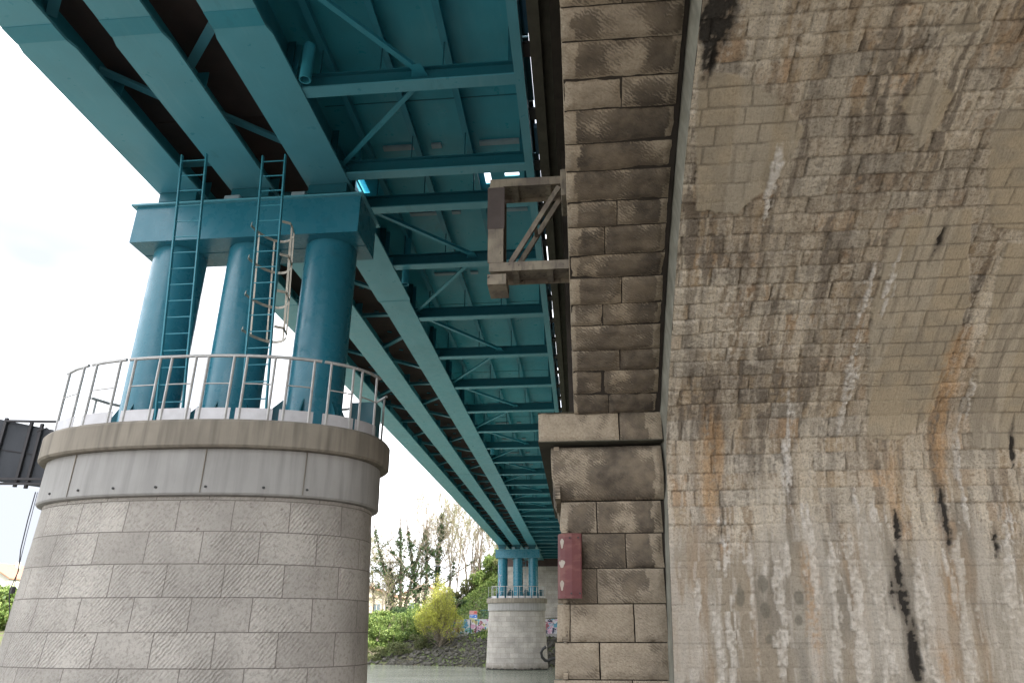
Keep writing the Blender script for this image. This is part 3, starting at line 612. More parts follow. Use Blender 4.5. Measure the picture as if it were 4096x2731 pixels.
# the wide inner vault with its pier face (UV = x, arc length; masks = stains with shapes of their own)
RW = 15.45; YF = 9.25
def wall_pts(Xv, Sv):
    a0 = math.acos((YF - AC[0]) / RW); a = a0 + np.maximum(Sv, 0) / RW
    zs0 = AC[1] + RW * math.sin(a0)
    d = np.maximum(-Sv, 0); k_ = .12 * d + .25 * (1 - np.exp(-d * 4.0))
    Yv = np.where(Sv < 0, YF + k_, AC[0] + RW * np.cos(a)); Zv = np.where(Sv < 0, zs0 + Sv, AC[1] + RW * np.sin(a))
    nY = np.where(Sv < 0, -.97, -np.cos(a)); nZ = np.where(Sv < 0, -.24, -np.sin(a)); return Xv - .035 * d, Yv, Zv, nY, nZ
def polymask(X, S, poly, soft=.06):
    inside = np.zeros(X.shape, bool); n = len(poly); dist = np.full(X.shape, 9.)
    for i in range(n):
        x0, y0 = poly[i]; x1, y1 = poly[(i + 1) % n]
        c = ((y0 > S) != (y1 > S)) & (X < (x1 - x0) * (S - y0) / (y1 - y0 + 1e-9) + x0); inside ^= c
        t = np.clip(((X - x0) * (x1 - x0) + (S - y0) * (y1 - y0)) / ((x1 - x0) ** 2 + (y1 - y0) ** 2), 0, 1); dist = np.minimum(dist, np.hypot(X - x0 - t * (x1 - x0), S - y0 - t * (y1 - y0)))
    return np.clip(.5 + np.where(inside, dist, -dist) / (2 * soft), 0, 1)
def streak(X, S, x, sa, sb, w_, lean=0):
    top, bot = max(sa, sb), min(sa, sb); wig = (fbm(S * 2.3, S * 0 + x * 7) - .5) * .10 + (fbm(S * 9, S * 0 + x * 3) - .5) * .03
    ww = w_ * (.55 + .9 * fbm(S * 5 + x, S * 0 + 3)) ; d = np.abs(X - x - wig) / ww
    return np.clip(.86 - d * .42, 0, 1) * sstep(bot - .25, bot + .30, S) * (1 - sstep(top - .30, top + .20, S)) * (.55 + .75 * fbm(S * 3 + x * 9, X * 6, o=3))
PL = [[(1.27, 4.6), (1.68, 4.55), (2.15, 4.21), (2.41, 3.91), (2.21, 3.33), (1.85, 2.99), (1.42, 3.06)],
      [(3.65, 2.86), (4.35, 2.9), (4.69, 1.62), (4.66, -.01), (4.32, -.29), (3.9, -.25), (3.74, .57), (3.6, 1.55), (3.57, 2.5)],
      [(4.21, 3.98), (4.9, 4.2), (5.9, 2.41), (4.63, 2.66), (4.35, 3.31)], [(3.42, 4.43), (3.27, 4.13), (3.58, 3.65), (3.71, 3.88), (3.73, 4.19)],
      [(3.44, 4.91), (3.61, 5.04), (3.74, 4.81), (3.41, 4.79)], [(4.85, 2.44), (5.9, 2.52), (6.6, -.44), (5.2, -.42)], [(6.5, 5), (8.5, 5.2), (8.3, 2), (6.8, 1.5)]]
ST = dict(
 orange=[(1.75, .19, -1.3, .05), (4.75, 1.25, -.81, .07), (4.02, -.46, -1.39, .035), (4.05, -2.77, -3.17, .07), (4.38, -1.9, -2.39, .04), (1.94, .01, -.81, .03), (3.96, 4.83, 4.55, .06), (2.76, -1.64, -2.87, .05), (6.4, .5, -2, .08)],
 white=[(2.03, -1.52, -2.77, .045), (2.36, -1.47, -3.18, .06), (2.85, -1.2, -2.6, .055), (1.81, -1.36, -2.09, .04), (2.0, -2.77, -3.4, .05), (3.25, -1.48, -3.5, .06), (1.78, -1.99, -3.3, .05), (2.97, -1.53, -3.3, .05), (3.55, -.95, -3.4, .07), (3.95, -1.9, -3.4, .06), (4.43, -1.6, -3.4, .07), (5.05, -1.14, -3.4, .07), (3.52, 2.4, -.28, .04), (3.70, 2.5, 1.6, .03), (2.17, 3.79, 2.8, .03), (4.92, .46, -1.4, .04), (2.79, .4, -1.37, .03), (1.43, -1.88, -2.39, .04), (5.6, -1.2, -3.4, .08), (6.3, -.8, -3.4, .09), (7.1, -1, -3.4, .09), (2.6, -1.0, -2.0, .03), (1.6, -2.2, -3.3, .03)],
 black=[(3.80, -1.65, -2.58, .04), (3.74, -2.45, -3.3, .045), (4.52, -.86, -1.7, .028), (5.05, -1.3, -1.8, .025), (3.69, -1.9, -2.39, .03), (1.37, 5.5, 4.75, .10), (1.36, 5.0, 4.5, .05), (3.94, -1.12, -1.65, .025), (5.68, -.09, -.66, .025), (4.1, 2.7, 2.24, .025), (6.2, -.3, -1.8, .06)],
 dark=[(2.87, 4.12, 3.74, .24), (2.65, 4.75, 4.5, .2), (3.2, 3.72, 3.0, .34), (4.0, 3.5, 2.91, .28), (2.57, 4.31, 3.85, .16), (1.92, 2.6, 2.1, .28), (2.34, 2.6, 1.70, .24), (2.14, 1.15, .42, .34), (1.58, 1.13, .65, .07), (2.56, .6, -.25, .2), (2.77, -.31, -1.26, .10), (2.36, -.24, -.87, .16), (1.57, 4.47, 3.82, .07), (3.27, 4.9, 4.6, .12), (4.73, 2.45, .99, .07), (2.13, -1.58, -2.29, .07), (1.93, -1.68, -1.94, .05), (4.69, -1.29, -2.05, .11), (3.0, 2.31, .39, .10), (3.35, 2.3, .9, .12), (2.0, .2, -.4, .12), (6.9, 1.2, -.5, .3), (5.5, 4.6, 3.2, .25)])
gb = np.random.default_rng(21)
_rows = np.r_[-3.7, -3.7 + np.cumsum(gb.choice([.195, .21, .215, .225, .235], 130))]
_cols = [np.r_[0.4, 0.4 + np.cumsum(gb.choice([.26, .32, .38, .42, .47, .56], 45, p=[.12, .2, .26, .22, .12, .08]))] for _ in range(131)]
_br = gb.random((131, 46, 6))
def A3(c): return np.array(c)[None, None, :]
def lerp3(a, b, t): return a * (1 - t[..., None]) + b * t[..., None]
def vault_part(name, x0, x1, s0, s1, step):
    xa = np.linspace(x0, x1, int((x1 - x0) / step) + 1); sa = np.linspace(s0, s1, int((s1 - s0) / step) + 1); X, S = np.meshgrid(xa, sa)
    Xv, Yv, Zv, nY, nZ = wall_pts(X, S)
    # irregular ashlar: courses of differing height, blocks of differing length, wavering joints
    Sw = S + (fbm(X * 1.3, S * 1.3, 3.) - .5) * .035 + (fbm(X * 9, S * 9, 2.) - .5) * .012
    ri = np.clip(np.searchsorted(_rows, Sw) - 1, 0, 129); ds = np.minimum(Sw - _rows[ri], _rows[ri + 1] - Sw)
    Xw = X + (fbm(X * 2.0 + 5, S * 2.0, 5.) - .5) * .05 + (fbm(X * 9, S * 9 + 4, 6.) - .5) * .014
    ci = np.zeros(X.shape, int); dx = np.zeros(X.shape)
    for q in np.unique(ri):
        w_ = ri == q; c = _cols[q]; k_ = np.clip(np.searchsorted(c, Xw[w_]) - 1, 0, len(c) - 2); ci[w_] = k_; dx[w_] = np.minimum(Xw[w_] - c[k_], c[k_ + 1] - Xw[w_])
    B = _br[ri, np.clip(ci, 0, 45)]; dj = np.minimum(ds, dx)
    joint = 1 - sstep(.004, .016, dj)
    fine = fbm(X * 24, S * 24, 1., 3); med = fbm(X * 6, S * 6, 2.); big = fbm(X * 1.1, S * .9, 4.)
    P_ = np.zeros(X.shape)
    for p in PL: P_ = np.maximum(P_, polymask(X, S, p))
    P_ = sstep(.36, .60, P_ + (med - .5) * .55 + (fine - .5) * .35)
    msk = {}
    for k_, l in ST.items():
        a = np.zeros(X.shape)
        for q in l:
            sm = (q[1] + q[2]) / 2
            if sm < -.4: q = (q[0] * (1 + .030 * -sm) + .03 * -sm, *q[1:])
            if k_ == 'dark': t_ = np.clip(1.35 - np.maximum(np.abs(X - q[0]) / q[3], np.abs(S - (q[1] + q[2]) / 2) / (abs(q[1] - q[2]) / 2 + .05)), 0, 1)
            else: t_ = streak(X, S, *q[:3], q[3] * (1.25 if k_ == 'white' else 1.3))
            a = np.maximum(a, t_)
        msk[k_] = a
    low = 1 - sstep(-1.95, -1.15, S + (fbm(X * 2.6, S * 1.2) - .5) * 1.3 + (med - .5) * .5 + (fine - .5) * .3 - .10 * (B[..., 0] - .5))
    # run-off: long narrow noise, warped, broken up by the grain and partly block by block
    wx = X + (fbm(X * 1.5, S * .9, 7.) - .5) * .16; bo = B[..., 1] * .35
    r1 = fbm(wx * 7.0, S * .75 + 3, 8., 5); r2 = fbm(wx * 16 + bo * 3, S * 1.7 + 9, 9., 5); r3 = fbm(wx * 30 + bo * 6, S * 3.2, 10., 4); r4 = fbm(wx * 3.2 + 4, S * .35, 11., 4); r5 = fbm(wx * 10 + 9, S * .9 + bo * 2, 12., 5)
    reg = sstep(.38, .62, fbm(X * .8 + 3, S * .6, 13.)); dreg = sstep(.46, .60, fbm(X * .9 + 8, S * .8, 14.) + .10 * (msk['dark'] > .05))
    # stone
    t = B[..., 0]; c = lerp3(A3((.30, .25, .195)), A3((.43, .345, .245)), t)
    c = lerp3(c, A3((.47, .33, .215)), np.where(B[..., 2] > .84, .75, 0.0) * (.6 + .8 * (med - .3)).clip(0, 1)); c = lerp3(c, A3((.34, .325, .295)), np.where(B[..., 2] < .18, .7, 0.0))
    c = c * (.80 + .4 * med + .25 * (fine - .5))[..., None]
    dk = np.clip(msk['dark'] * .78 + np.where(B[..., 3] > .78, .45, 0.0) * dreg + dreg * .03, 0, 1) * sstep(.38, .58, med * .35 + r2 * .35 + fine * .3 + .02)
    c = lerp3(c, A3((.095, .078, .062)), np.clip(dk * 1.1, 0, .80))
    c = c * (1 - .42 * joint * sstep(.34, .6, fbm(X * 2.2, S * 2.2, 6.)))[..., None]
    # soft veil that greys whole areas, then calcite and dark runs
    c = lerp3(c, A3((.40, .365, .31)), .45 * sstep(.45, .62, r4) * (1 - .6 * dk))
    cal = sstep(.470, .555, r1 * .50 + r2 * .32 + fine * .18) * (.55 + .45 * reg) * (1 - .45 * dk); c = lerp3(c, A3((.60, .55, .465)), .88 * cal)
    c = lerp3(c, A3((.58, .535, .47)), .80 * sstep(.49, .58, r3 * .7 + fine * .3) * (.45 + .4 * reg))
    c = lerp3(c, A3((.125, .102, .08)), .72 * sstep(.535, .60, r5 * .6 + r3 * .25 + fine * .15) * (.35 + .65 * dreg))
    # plaster repairs keep faint joints
    pc = lerp3(A3((.425, .365, .275)), A3((.35, .31, .245)), sstep(.38, .62, big * .5 + med * .5)); pc = lerp3(pc, A3((.47, .435, .37)), .5 * sstep(.50, .60, r4)); pc = lerp3(pc, A3((.24, .21, .17)), .55 * sstep(.55, .66, r2 * .6 + r4 * .4))
    pc = pc * (1 - .38 * joint * sstep(.35, .5, fbm(X * 1.7, S * 1.7, 3.)))[..., None] * (.94 + .12 * fine)[..., None]; c = lerp3(c, pc, P_)
    # lower smooth face
    lc = lerp3(A3((.37, .33, .275)), A3((.42, .40, .365)), sstep(.36, .64, r4)); lc = lerp3(lc, A3((.265, .25, .225)), .7 * sstep(.50, .62, fbm(wx * 2.4 + 11, S * .5, 5., 4)))
    lc = lerp3(lc, A3((.40, .30, .21)), .45 * sstep(.54, .66, fbm(wx * 3.6 + 2, S * .4, 15., 4))); lc = lerp3(lc, A3((.54, .52, .49)), .75 * sstep(.52, .64, r1 * .7 + r4 * .3)); lc = lerp3(lc, A3((.60, .58, .56)), .5 * sstep(.56, .66, r5))
    for sl in (-1.85, -2.30, -2.76, -3.2): lc = lc * (1 - .22 * (1 - sstep(.004, .016, np.abs(S - sl + .01 * (med - .5)))) * (med > .44))[..., None]
    for bx_, bs_, bw, bh_ in ((2.30, -2.05, .06, .10), (2.31, -2.38, .05, .08), (2.33, -2.72, .05, .06), (2.72, -2.25, .05, .08), (2.70, -2.5, .04, .05), (2.02, -2.2, .05, .12)):
        lc = lerp3(lc, A3((.17, .165, .14)), .7 * sstep(1.25, .75, np.hypot((X - bx_ * 1.05) / bw, (S - bs_) / bh_) + (med - .5) * 1.2))
    lc = lc * (.93 + .14 * fine)[..., None]; c = lerp3(c, lc, low * (1 - P_))
    og = msk['orange'] * sstep(.30, .60, r2 * .6 + fine * .4) * 1.2; c = lerp3(c, A3((.46, .28, .13)), np.clip(og, 0, .52))
    wh_ = sstep(.30, .74, msk['white'] + (r2 - .5) * 1.9 + (r3 - .5) * .9 + (fine - .5) * .5) * (msk['white'] > .02); c = lerp3(c, lerp3(A3((.50, .475, .44)), A3((.70, .69, .675)), sstep(.35, .65, fine * .5 + r5 * .5)), .85 * wh_)
    gm = sstep(.10, .5, msk['black']); bl_ = sstep(.42, .60, msk['black'] + (r2 - .5) * 1.1 + (fine - .5) * 1.1) * gm; c = lerp3(c, A3((.10, .085, .07)), .6 * gm); c = lerp3(c, A3((.018, .016, .014)), .95 * bl_)
    c = c * (1 + np.array([.20, .165, .125])[None, None, :] * (1 - low)[..., None]) * (1 + np.array([.07, .01, -.07])[None, None, :] * low[..., None]); c = np.clip(c, .01, .8)
    rough_ = (1 - .8 * P_) * (1 - .75 * low)
    h = rough_ * ((B[..., 4] - .5) * .030 + (med - .5) * .034 + (fine - .5) * .018 - joint * .014 - .006 * (1 - sstep(0, .04, dj))) + (big - .5) * .07 + P_ * .014 + low * .016 + wh_ * (.010 + .022 * (fine - .3)) + .006 * cal * (1 - P_) - .014 * bl_ - (1 - rough_) * joint * .003
    V = np.stack([Xv, Yv + nY * h, Zv + nZ * h], -1).reshape(-1, 3); idx = np.arange(X.size).reshape(X.shape)
    F = np.stack([idx[:-1, :-1], idx[:-1, 1:], idx[1:, 1:], idx[1:, :-1]], -1).reshape(-1, 4); one = np.ones(X.shape)
    return mesh_np(name, V, F, M['vault'], ob, True, uv=np.stack([X, S], -1).reshape(-1, 2), cols={'col': np.concatenate([c, one[..., None]], -1).reshape(-1, 4), 'm1': np.stack([.25 + .75 * rough_, one, one, one], -1).reshape(-1, 4)})
vault_part('vault_facing', 1.25, 6.3, -3.5, 5.6, .0135)
vault_part('vault_facing', 6.3, 12, -3.5, 5.6, .04)
vault_part('vault_facing', 1.25, 12, 5.6, 20, .06)
# return strip between ring and facing
sa = np.arange(-3.6, 20, .05); V = []; F = []; nz = 7
for i, s__ in enumerate(sa):
    _, y_, z_, ny, nz_ = [float(q) for q in wall_pts(np.array(1.25), np.array(s__))]
    for j, t_ in enumerate(np.linspace(0, 1, nz)):
        bx = 1.25 - (.035 * -s__ if s__ < 0 else 0) - .055 * t_ * t_ + (float(fbm(np.array(s__ * 4), np.array(t_ * 2.))) - .5) * .03 * math.sin(math.pi * t_)
        V.append((bx, y_ - ny * .42 * t_, z_ - nz_ * .42 * t_))
for i in range(len(sa) - 1):
    for j in range(nz - 1): a = i * nz + j; F.append((a, a + 1, a + nz + 1, a + nz))
mesh_np('vault_return', np.array(V), F, M['render'], ob, True)
MB().prism([(9.6, 2.6), (16.5, 2.6), (16.5, -5), (11.6, -5)], 1.3, 12, 0).build('pier_mass', M['mortar'], ob)
# back of vault so no light leaks in
MB().prism([(9.7, TOP), (9.7, 2.95)] + arcpoly(15.98, 9.6) + [(-10.2, 2.95), (-10.2, TOP)], 1.22, 12, 0).build('vault_backing', M['mortar'], ob)
MB().box(-.2, 12, -13, -9.55, -5, 2.95).box(-.2, 12, -13, -10.2, 2.95, TOP).build('near_abutment', M['render'], ob)

# steel bracket frame fixed to the old bridge
gt = thing('bracket_frame', 'weathered cream and rust steel bracket frame bolted to the old stone arch', 'steel frame', (0, 8.7, 4.7))
yF, yB = 8.5, 8.92
def hbeam(name, z0, z1, x0=-1.10):
    mb = MB().box(x0, .02, yF, yF + .02, z0, z1).box(x0, .02, yB, yB + .02, z0, z1).box(x0, .02, yF + .02, yB, (z0 + z1) / 2 - .006, (z0 + z1) / 2 + .006)
    o = mb.build(name, M['cream'], gt)
    for x in (-.74, -.26): MB().box(x - .045, x + .045, yF + .021, yB - .001, z0 + .01, (z0 + z1) / 2 - .007).build('stiffener', M['cream'], o)
hbeam('lower_arm', 4.60, 4.735); hbeam('upper_arm', 5.99, 6.12)
MB().box(-1.12, -.90, yF - .004, yF + .018, 4.737, 5.985).box(-1.12, -.90, yB, yB + .02, 4.737, 5.985).box(-1.016, -1.004, yF + .018, yB, 4.737, 5.985).build('upright', M['cream'], gt)
MB().box(-1.13, -.885, yF - .010, yF - .004, 5.28, 5.97).build('upper_cover', plain('dark_rusty_steel', (.12, .095, .085), (.085, .065, .06), .7), gt)
for yy in (yF + .04, yB - .04): MB().beam((-.80, yy, 4.74), (-.10, yy, 5.955), .07, .05, (0, 1, 0)).build('diagonal_strut', M['cream'], gt)
MB().beam((-.45, yF + .045, 5.35), (-.45, yB - .045, 5.35), .05, .05).build('strut_tie', M['cream'], gt)
MB().box(-1.12, -.86, yF - .003, yB + .025, 4.40, 4.555).build('end_shoe', M['cream'], gt)
MB().bbox(-.07, .014, yF - .06, yB + .08, 5.75, 6.2, .01).build('wall_plate', M['cream'], gt)

# red and white marker plate wrapped round the pier corner
m = Mat('faded_red_white_paint', .55); o = m.co()
zc = m.n('ShaderNodeSeparateXYZ', {0: o})
k = m.mix(m.ramp(m.noise(o, 2.5, 5), (.4, 0.0), (.6, 1.0)), (.125, .030, .034), (.15, .040, .040)); k = m.mix(m.ramp(m.noise(m.co(scale=(3, 3, 9)), 1, 3), (.5, 0.0), (.60, .7)), k, (.21, .08, .065))
k = m.mix(m.ramp(m.noise(o, 22, 4), (.68, 0.0), (.74, 1.0)), k, (.06, .03, .025)); m.color(k)
mk = thing('marker_plate', 'faded red metal marker plate with white patches on the stone pier corner', 'sign', (-.15, 9.7, .8))
poly = []
for q in ((.035, 9.70), (-.08, 9.66), (-.17, 9.67), (-.235, 9.71), (-.27, 9.80), (-.275, 10.0)): poly.append(q)
V = []; F = []
for z, dx in ((.40, -.022), (1.22, 0)):
    for off in (0, .02):
        for x, y in poly: V.append((x + dx + off * .7, y + off, z))
n = len(poly)
for i in range(n - 1): F += [(i, i + 1, 2 * n + i + 1, 2 * n + i), (n + i + 1, n + i, 3 * n + i, 3 * n + i + 1), (i + 1, i, n + i, n + i + 1), (2 * n + i, 2 * n + i + 1, 3 * n + i + 1, 3 * n + i)]
F += [(0, 2 * n, 3 * n, n), (n - 1, 2 * n - 1, 4 * n - 1, 3 * n - 1)]
mb = MB().add(V, F); mb.build('plate', m.m, mk)
for bz in (.46, 1.16):
    for bx in (.012, -.10): MB().tube([(bx - .01, 9.665, bz), (bx - .01, 9.645, bz)], .012, 6).build('bolt', M['boardframe'], mk)
wp = plain('dirty_white_paint', (.46, .41, .35), (.36, .30, .25), .6)
for zc_, hh, ww in ((1.09, .065, .022), (.83, .05, .038), (.56, .065, .024)):
    pts = []
    for a in np.linspace(0, 2 * math.pi, 15)[:-1]:
        u_ = -.212 + ww * math.cos(a) * (1 + .3 * math.sin(3 * a)); z = zc_ + hh * math.sin(a)
        y = float(np.interp(-u_, [.08, .17, .235, .27], [9.66, 9.67, 9.71, 9.80])) - .006; pts.append((u_ - .022 * (1.22 - z) / .82, y, z))
    MB().add(pts + [(x, y + .004, z) for x, y, z in pts], [tuple(range(14)), tuple(range(27, 13, -1))] + [(i, (i + 1) % 14, 14 + (i + 1) % 14, 14 + i) for i in range(14)]).build('white_patch', wp, mk)
m = Mat('rust_run', .9); m.color(m.mix(m.noise(m.co(scale=(12, 12, 1.5)), 1, 5), (.36, .16, .06), (.30, .21, .14)))

# board hung on the near pier's left nose, seen from behind
bd = thing('river_signboard', 'dark grey signboard seen from behind on brackets at the near pier left nose', 'sign', (-9.3, 10.9, 2.7))
bA, bB = Vector((-10.05, 10.62, 0)), Vector((-9.02, 11.12, 0)); dU = (bB - bA)
def bp(u_, z, off=0): n_ = Vector((-dU.y, dU.x, 0)).normalized(); p = bA + dU * u_; return Vector((p.x, p.y, z)) - n_ * off
lean = lambda u_, z: z - .10 * u_
mb = MB(); c_ = [bp(0, lean(0, 2.36)), bp(1, lean(1, 2.36)), bp(1, lean(1, 3.35)), bp(0, lean(0, 3.40))]; d_ = [q + (bp(0, 0) - bp(0, 0, .03)) for q in c_]
mb.add(c_ + d_, [(0, 1, 2, 3), (7, 6, 5, 4), (0, 4, 5, 1), (1, 5, 6, 2), (2, 6, 7, 3), (3, 7, 4, 0)]).build('panel', M['boardback'], bd)
for u_ in (.33, .66, .80): MB().beam(bp(u_, lean(u_, 2.30), .03), bp(u_, lean(u_, 3.42), .03), .05, .04, (0, 1, 0)).build('upright', M['boardframe'], bd)
MB().beam(bp(0.02, lean(0, 2.88), .012), bp(.98, lean(1, 2.88), .012), .012, .012).build('panel_seam', M['boardframe'], bd)
for z in (3.33, 2.26, 2.34):
    MB().beam(bp(.33, z, .06), (-8.75, 10.95, z + .02), .035, .035).build('bracket_arm', M['boardframe'], bd)
MB().tube([(-9.2, 10.9, 3.18), (-9.0, 10.85, 3.22), (-8.85, 10.85, 3.12), (-8.72, 10.9, 3.14)], .012, 5).build('cable_loop', M['boardframe'], bd)
cb = MB().tube([(-9.02, 11.0, 2.16), (-9.03, 11.0, 1.7), (-9.02, 11.0, 1.24), (-8.98, 11.02, .9), (-9.03, 11.0, .6), (-8.86, 10.98, .1), (-8.8, 10.96, -.6), (-8.85, 11.0, -3.2)], .009, 5)
cb.tube([(-9.0, 11.02, 2.16), (-9.0, 11.02, 1.5), (-8.99, 11.02, .9), (-8.97, 11.0, .66)], .006, 4).tube([(-8.97, 11.0, .66), (-8.97, 11.0, .56)], .035, 6)
tag(cb.build('hanging_cable', M['boardframe'], loc=(-9.0, 11, -3.1)), 'thin dark cable hanging below the signboard beside the near pier', 'cable')

# ------------------------------------------------------------------ far bank: abutment, walls, signs
ab = thing('bridge_abutment', 'pale block abutment wall under the far end of the teal bridge', 'abutment', (-2, 84, 0))
V = []; F = []; U = []
for (x0, x1, y0, y1, z0, z1) in ((-8.4, 12, 83.6, 88, -1.5, 6.35), (-8.5, 12.1, 83.5, 88.1, 6.352, 6.9)):
    n = len(V); V += [(x, y, z) for z in (z0, z1) for x, y in ((x0, y0), (x1, y0), (x1, y1), (x0, y1))]; U += [(x - y, z) for z in (z0, z1) for x, y in ((x0, y0), (x1, y0), (x1, y1), (x0, y1))]
    F += [(n, n + 1, n + 5, n + 4), (n + 1, n + 2, n + 6, n + 5), (n + 2, n + 3, n + 7, n + 6), (n + 3, n, n + 4, n + 7), (n + 4, n + 5, n + 6, n + 7)]
mesh_np('block_wall', np.array(V), F, M['ashlar'], ab, uv=np.array(U))
MB().box(-8.4, -.5, 83.9, 88, 6.902, 9.2).build('ballast_wall', M['brown'], ab)
def graffiti(name, seed):
    m = Mat(name, .7); o = m.co(); wv_ = m.n('ShaderNodeVectorMath', {0: o, 1: m.n('ShaderNodeVectorMath', {0: m.n('ShaderNodeTexNoise', {'Vector': o, 'Scale': 1.6, 'Detail': 3}).outputs['Color'], 1: (1.2, 1.2, 1.2)}, operation='MULTIPLY').outputs[0]}, operation='ADD').outputs[0]
    v = m.n('ShaderNodeTexVoronoi', {'Vector': wv_, 'Scale': 2.2}); h = m.n('ShaderNodeSeparateColor', {0: v.outputs['Color']})
    k = m.ramp(h.outputs[0], (0, (.50, .50, .52)), (.16, (.05, .05, .09)), (.30, (.55, .30, .42)), (.44, (.10, .30, .42)), (.56, (.60, .58, .60)), (.68, (.30, .10, .12)), (.80, (.15, .38, .40)), (.9, (.55, .50, .25)), interp='CONSTANT')
    e = m.n('ShaderNodeTexVoronoi', {'Vector': wv_, 'Scale': 2.2}, feature='DISTANCE_TO_EDGE').outputs['Distance']
    k = m.mix(m.ramp(e, (.02, 1.0), (.05, 0.0)), k, (.62, .60, .63)); k = m.mix(m.ramp(m.noise(o, 5, 3), (.58, 0.0), (.62, .8)), k, (.04, .04, .07)); m.color(k); return m.m
def gwall(x0, x1, y, z0, z1, label, seed):
    t = thing('graffiti_wall', label, 'wall', ((x0 + x1) / 2, y, z0))
    MB().box(x0, x1, y, y + .3, z0, z1).build('concrete_wall', M['collar'], t); MB().box(x0 + .05, x1 - .05, y - .006, y - .002, z0 + .18, z1 - .02).build('graffiti', graffiti('spray_paint', seed), t)
    MB().box(x0 - .1, x1 + .1, y - .35, y - .01, z0 - .5, z0 + .12).build('ledge', M['collar'], t); return t
gwall(-15.8, -8.6, 81.3, -.35, 1.28, 'low riverside wall covered in graffiti left of the far pier', 1)
g2 = gwall(-5.0, 3.0, 79.6, -.35, 1.28, 'low wall covered in graffiti seen between the far pier and old bridge', 2)
rp = plain('red_paint', (.5, .03, .03), (.42, .03, .03), .6)
ring = MB()
for i in range(16):
    a, b = i * math.pi / 8, (i + 1) * math.pi / 8; ring.beam((-3.03 + .17 * math.cos(a), 79.585, .78 + .17 * math.sin(a)), (-3.03 + .17 * math.cos(b), 79.585, .78 + .17 * math.sin(b)), .012, .07, (0, 1, 0))
ring.build('red_ring_tag', rp, g2)
# warning sign: red panel over blue panel with white marks
sg = thing('warning_sign', 'red, blue and white warning sign standing above the graffiti wall', 'sign', (-11.75, 81.25, 1.2))
x0, x1 = -12.10, -11.24; y = 81.2; wh = plain('sign_white', (.75, .75, .75), (.7, .7, .7), .5)
MB().box(x0, x1, y, y + .03, 1.25, 2.13).build('backing', wh, sg)
MB().box(x0 + .02, x1 - .02, y - .006, y - .002, 1.75, 2.11).build('red_panel', plain('sign_red', (.55, .07, .05), (.5, .06, .05), .5), sg)
MB().box(x0 + .02, x1 - .02, y - .006, y - .002, 1.40, 1.74).build('blue_panel', plain('sign_blue', (.08, .22, .62), (.07, .2, .55), .5), sg)
MB().box(x0 + .05, x1 - .30, y - .006, y - .002, 1.28, 1.38).build('yellow_strip', plain('sign_yellow', (.55, .5, .2), (.5, .45, .2), .5), sg)
mb = MB(); cx_, cz_ = x1 - .17, 1.93
for i in range(14):
    a, b = i * math.pi / 7, (i + 1) * math.pi / 7; mb.beam((cx_ + .10 * math.cos(a), y - .009, cz_ + .10 * math.sin(a)), (cx_ + .10 * math.cos(b), y - .009, cz_ + .10 * math.sin(b)), .004, .03, (0, 1, 0))
for zz_, xe in ((2.03, x1 - .34), (1.95, x1 - .34), (1.86, x1 - .4), (1.80, x1 - .1), (1.66, x1 - .4), (1.59, x1 - .5), (1.46, x1 - .6)): mb.box(x0 + .06, xe, y - .010, y - .007, zz_ - .015, zz_ + .015)
mb.tube([(x1 - .2, y - .012, 1.5), (x1 - .2, y - .012, 1.62)], .04, 8).build('white_marks', wh, sg)
for x in (x0 + .12, x1 - .12): MB().box(x - .03, x + .03, y + .031, y + .08, -.3, 2.1).build('post', M['boardframe'], sg)
fn = thing('metal_fence', 'dark green metal fence panel standing beside the warning sign', 'fence', (-9.5, 82.4, 1))
for x in np.arange(-11.0, -7.9, .14): MB().box(x - .012, x + .012, 82.4, 82.42, .2, 2.25).build('bar', M['teal_dark'], fn)
for z in (.5, 2.2): MB().box(-11.05, -7.95, 82.38, 82.399, z, z + .05).build('fence_rail', M['teal_dark'], fn)
lp = thing('street_lamp', 'tall slim grey street lamp on the wooded far bank', 'street lamp', (-16.3, 88, float(gz(-16.3, 88))))
zb = float(gz(-16.3, 88)); MB().tube([(-16.3, 88, zb - .3), (-16.3, 88, 7.15)], [.09, .05], 8).build('pole', M['boardback'], lp)
MB().tube([(-16.3, 88, 7.1), (-16.6, 88, 7.35), (-17.0, 88, 7.4)], .035, 6).build('arm', M['boardback'], lp); MB().bbox(-17.6, -16.95, 87.88, 88.12, 7.33, 7.47, .03).build('lamp_head', M['boardback'], lp)
mb = MB().tube([(-1.7, 63.6, -1.55), (-2.5, 63.6, -1.62), (-2.8, 63.6, -1.7), (-3.05, 63.6, -2.0), (-3.3, 63.6, -1.85), (-3.42, 63.6, -1.45), (-3.3, 63.6, -1.1), (-3.05, 63.6, -.92), (-2.85, 63.6, -.98)], .13, 10)
mb = MB().tube([(-.1, 63.6, -1.95), (-1.6, 63.6, -1.98), (-2.5, 63.6, -2.06), (-2.75, 63.6, -2.22), (-3.05, 63.6, -2.2), (-3.3, 63.6, -1.95), (-3.38, 63.6, -1.6), (-3.22, 63.6, -1.3), (-2.95, 63.6, -1.15)], .12, 10)
tag(mb.build('black_hose', M['black'], smooth=True, loc=(-2.4, 63.6, -2)), 'thick curved black hose hooked out beside the far pier', 'hose')

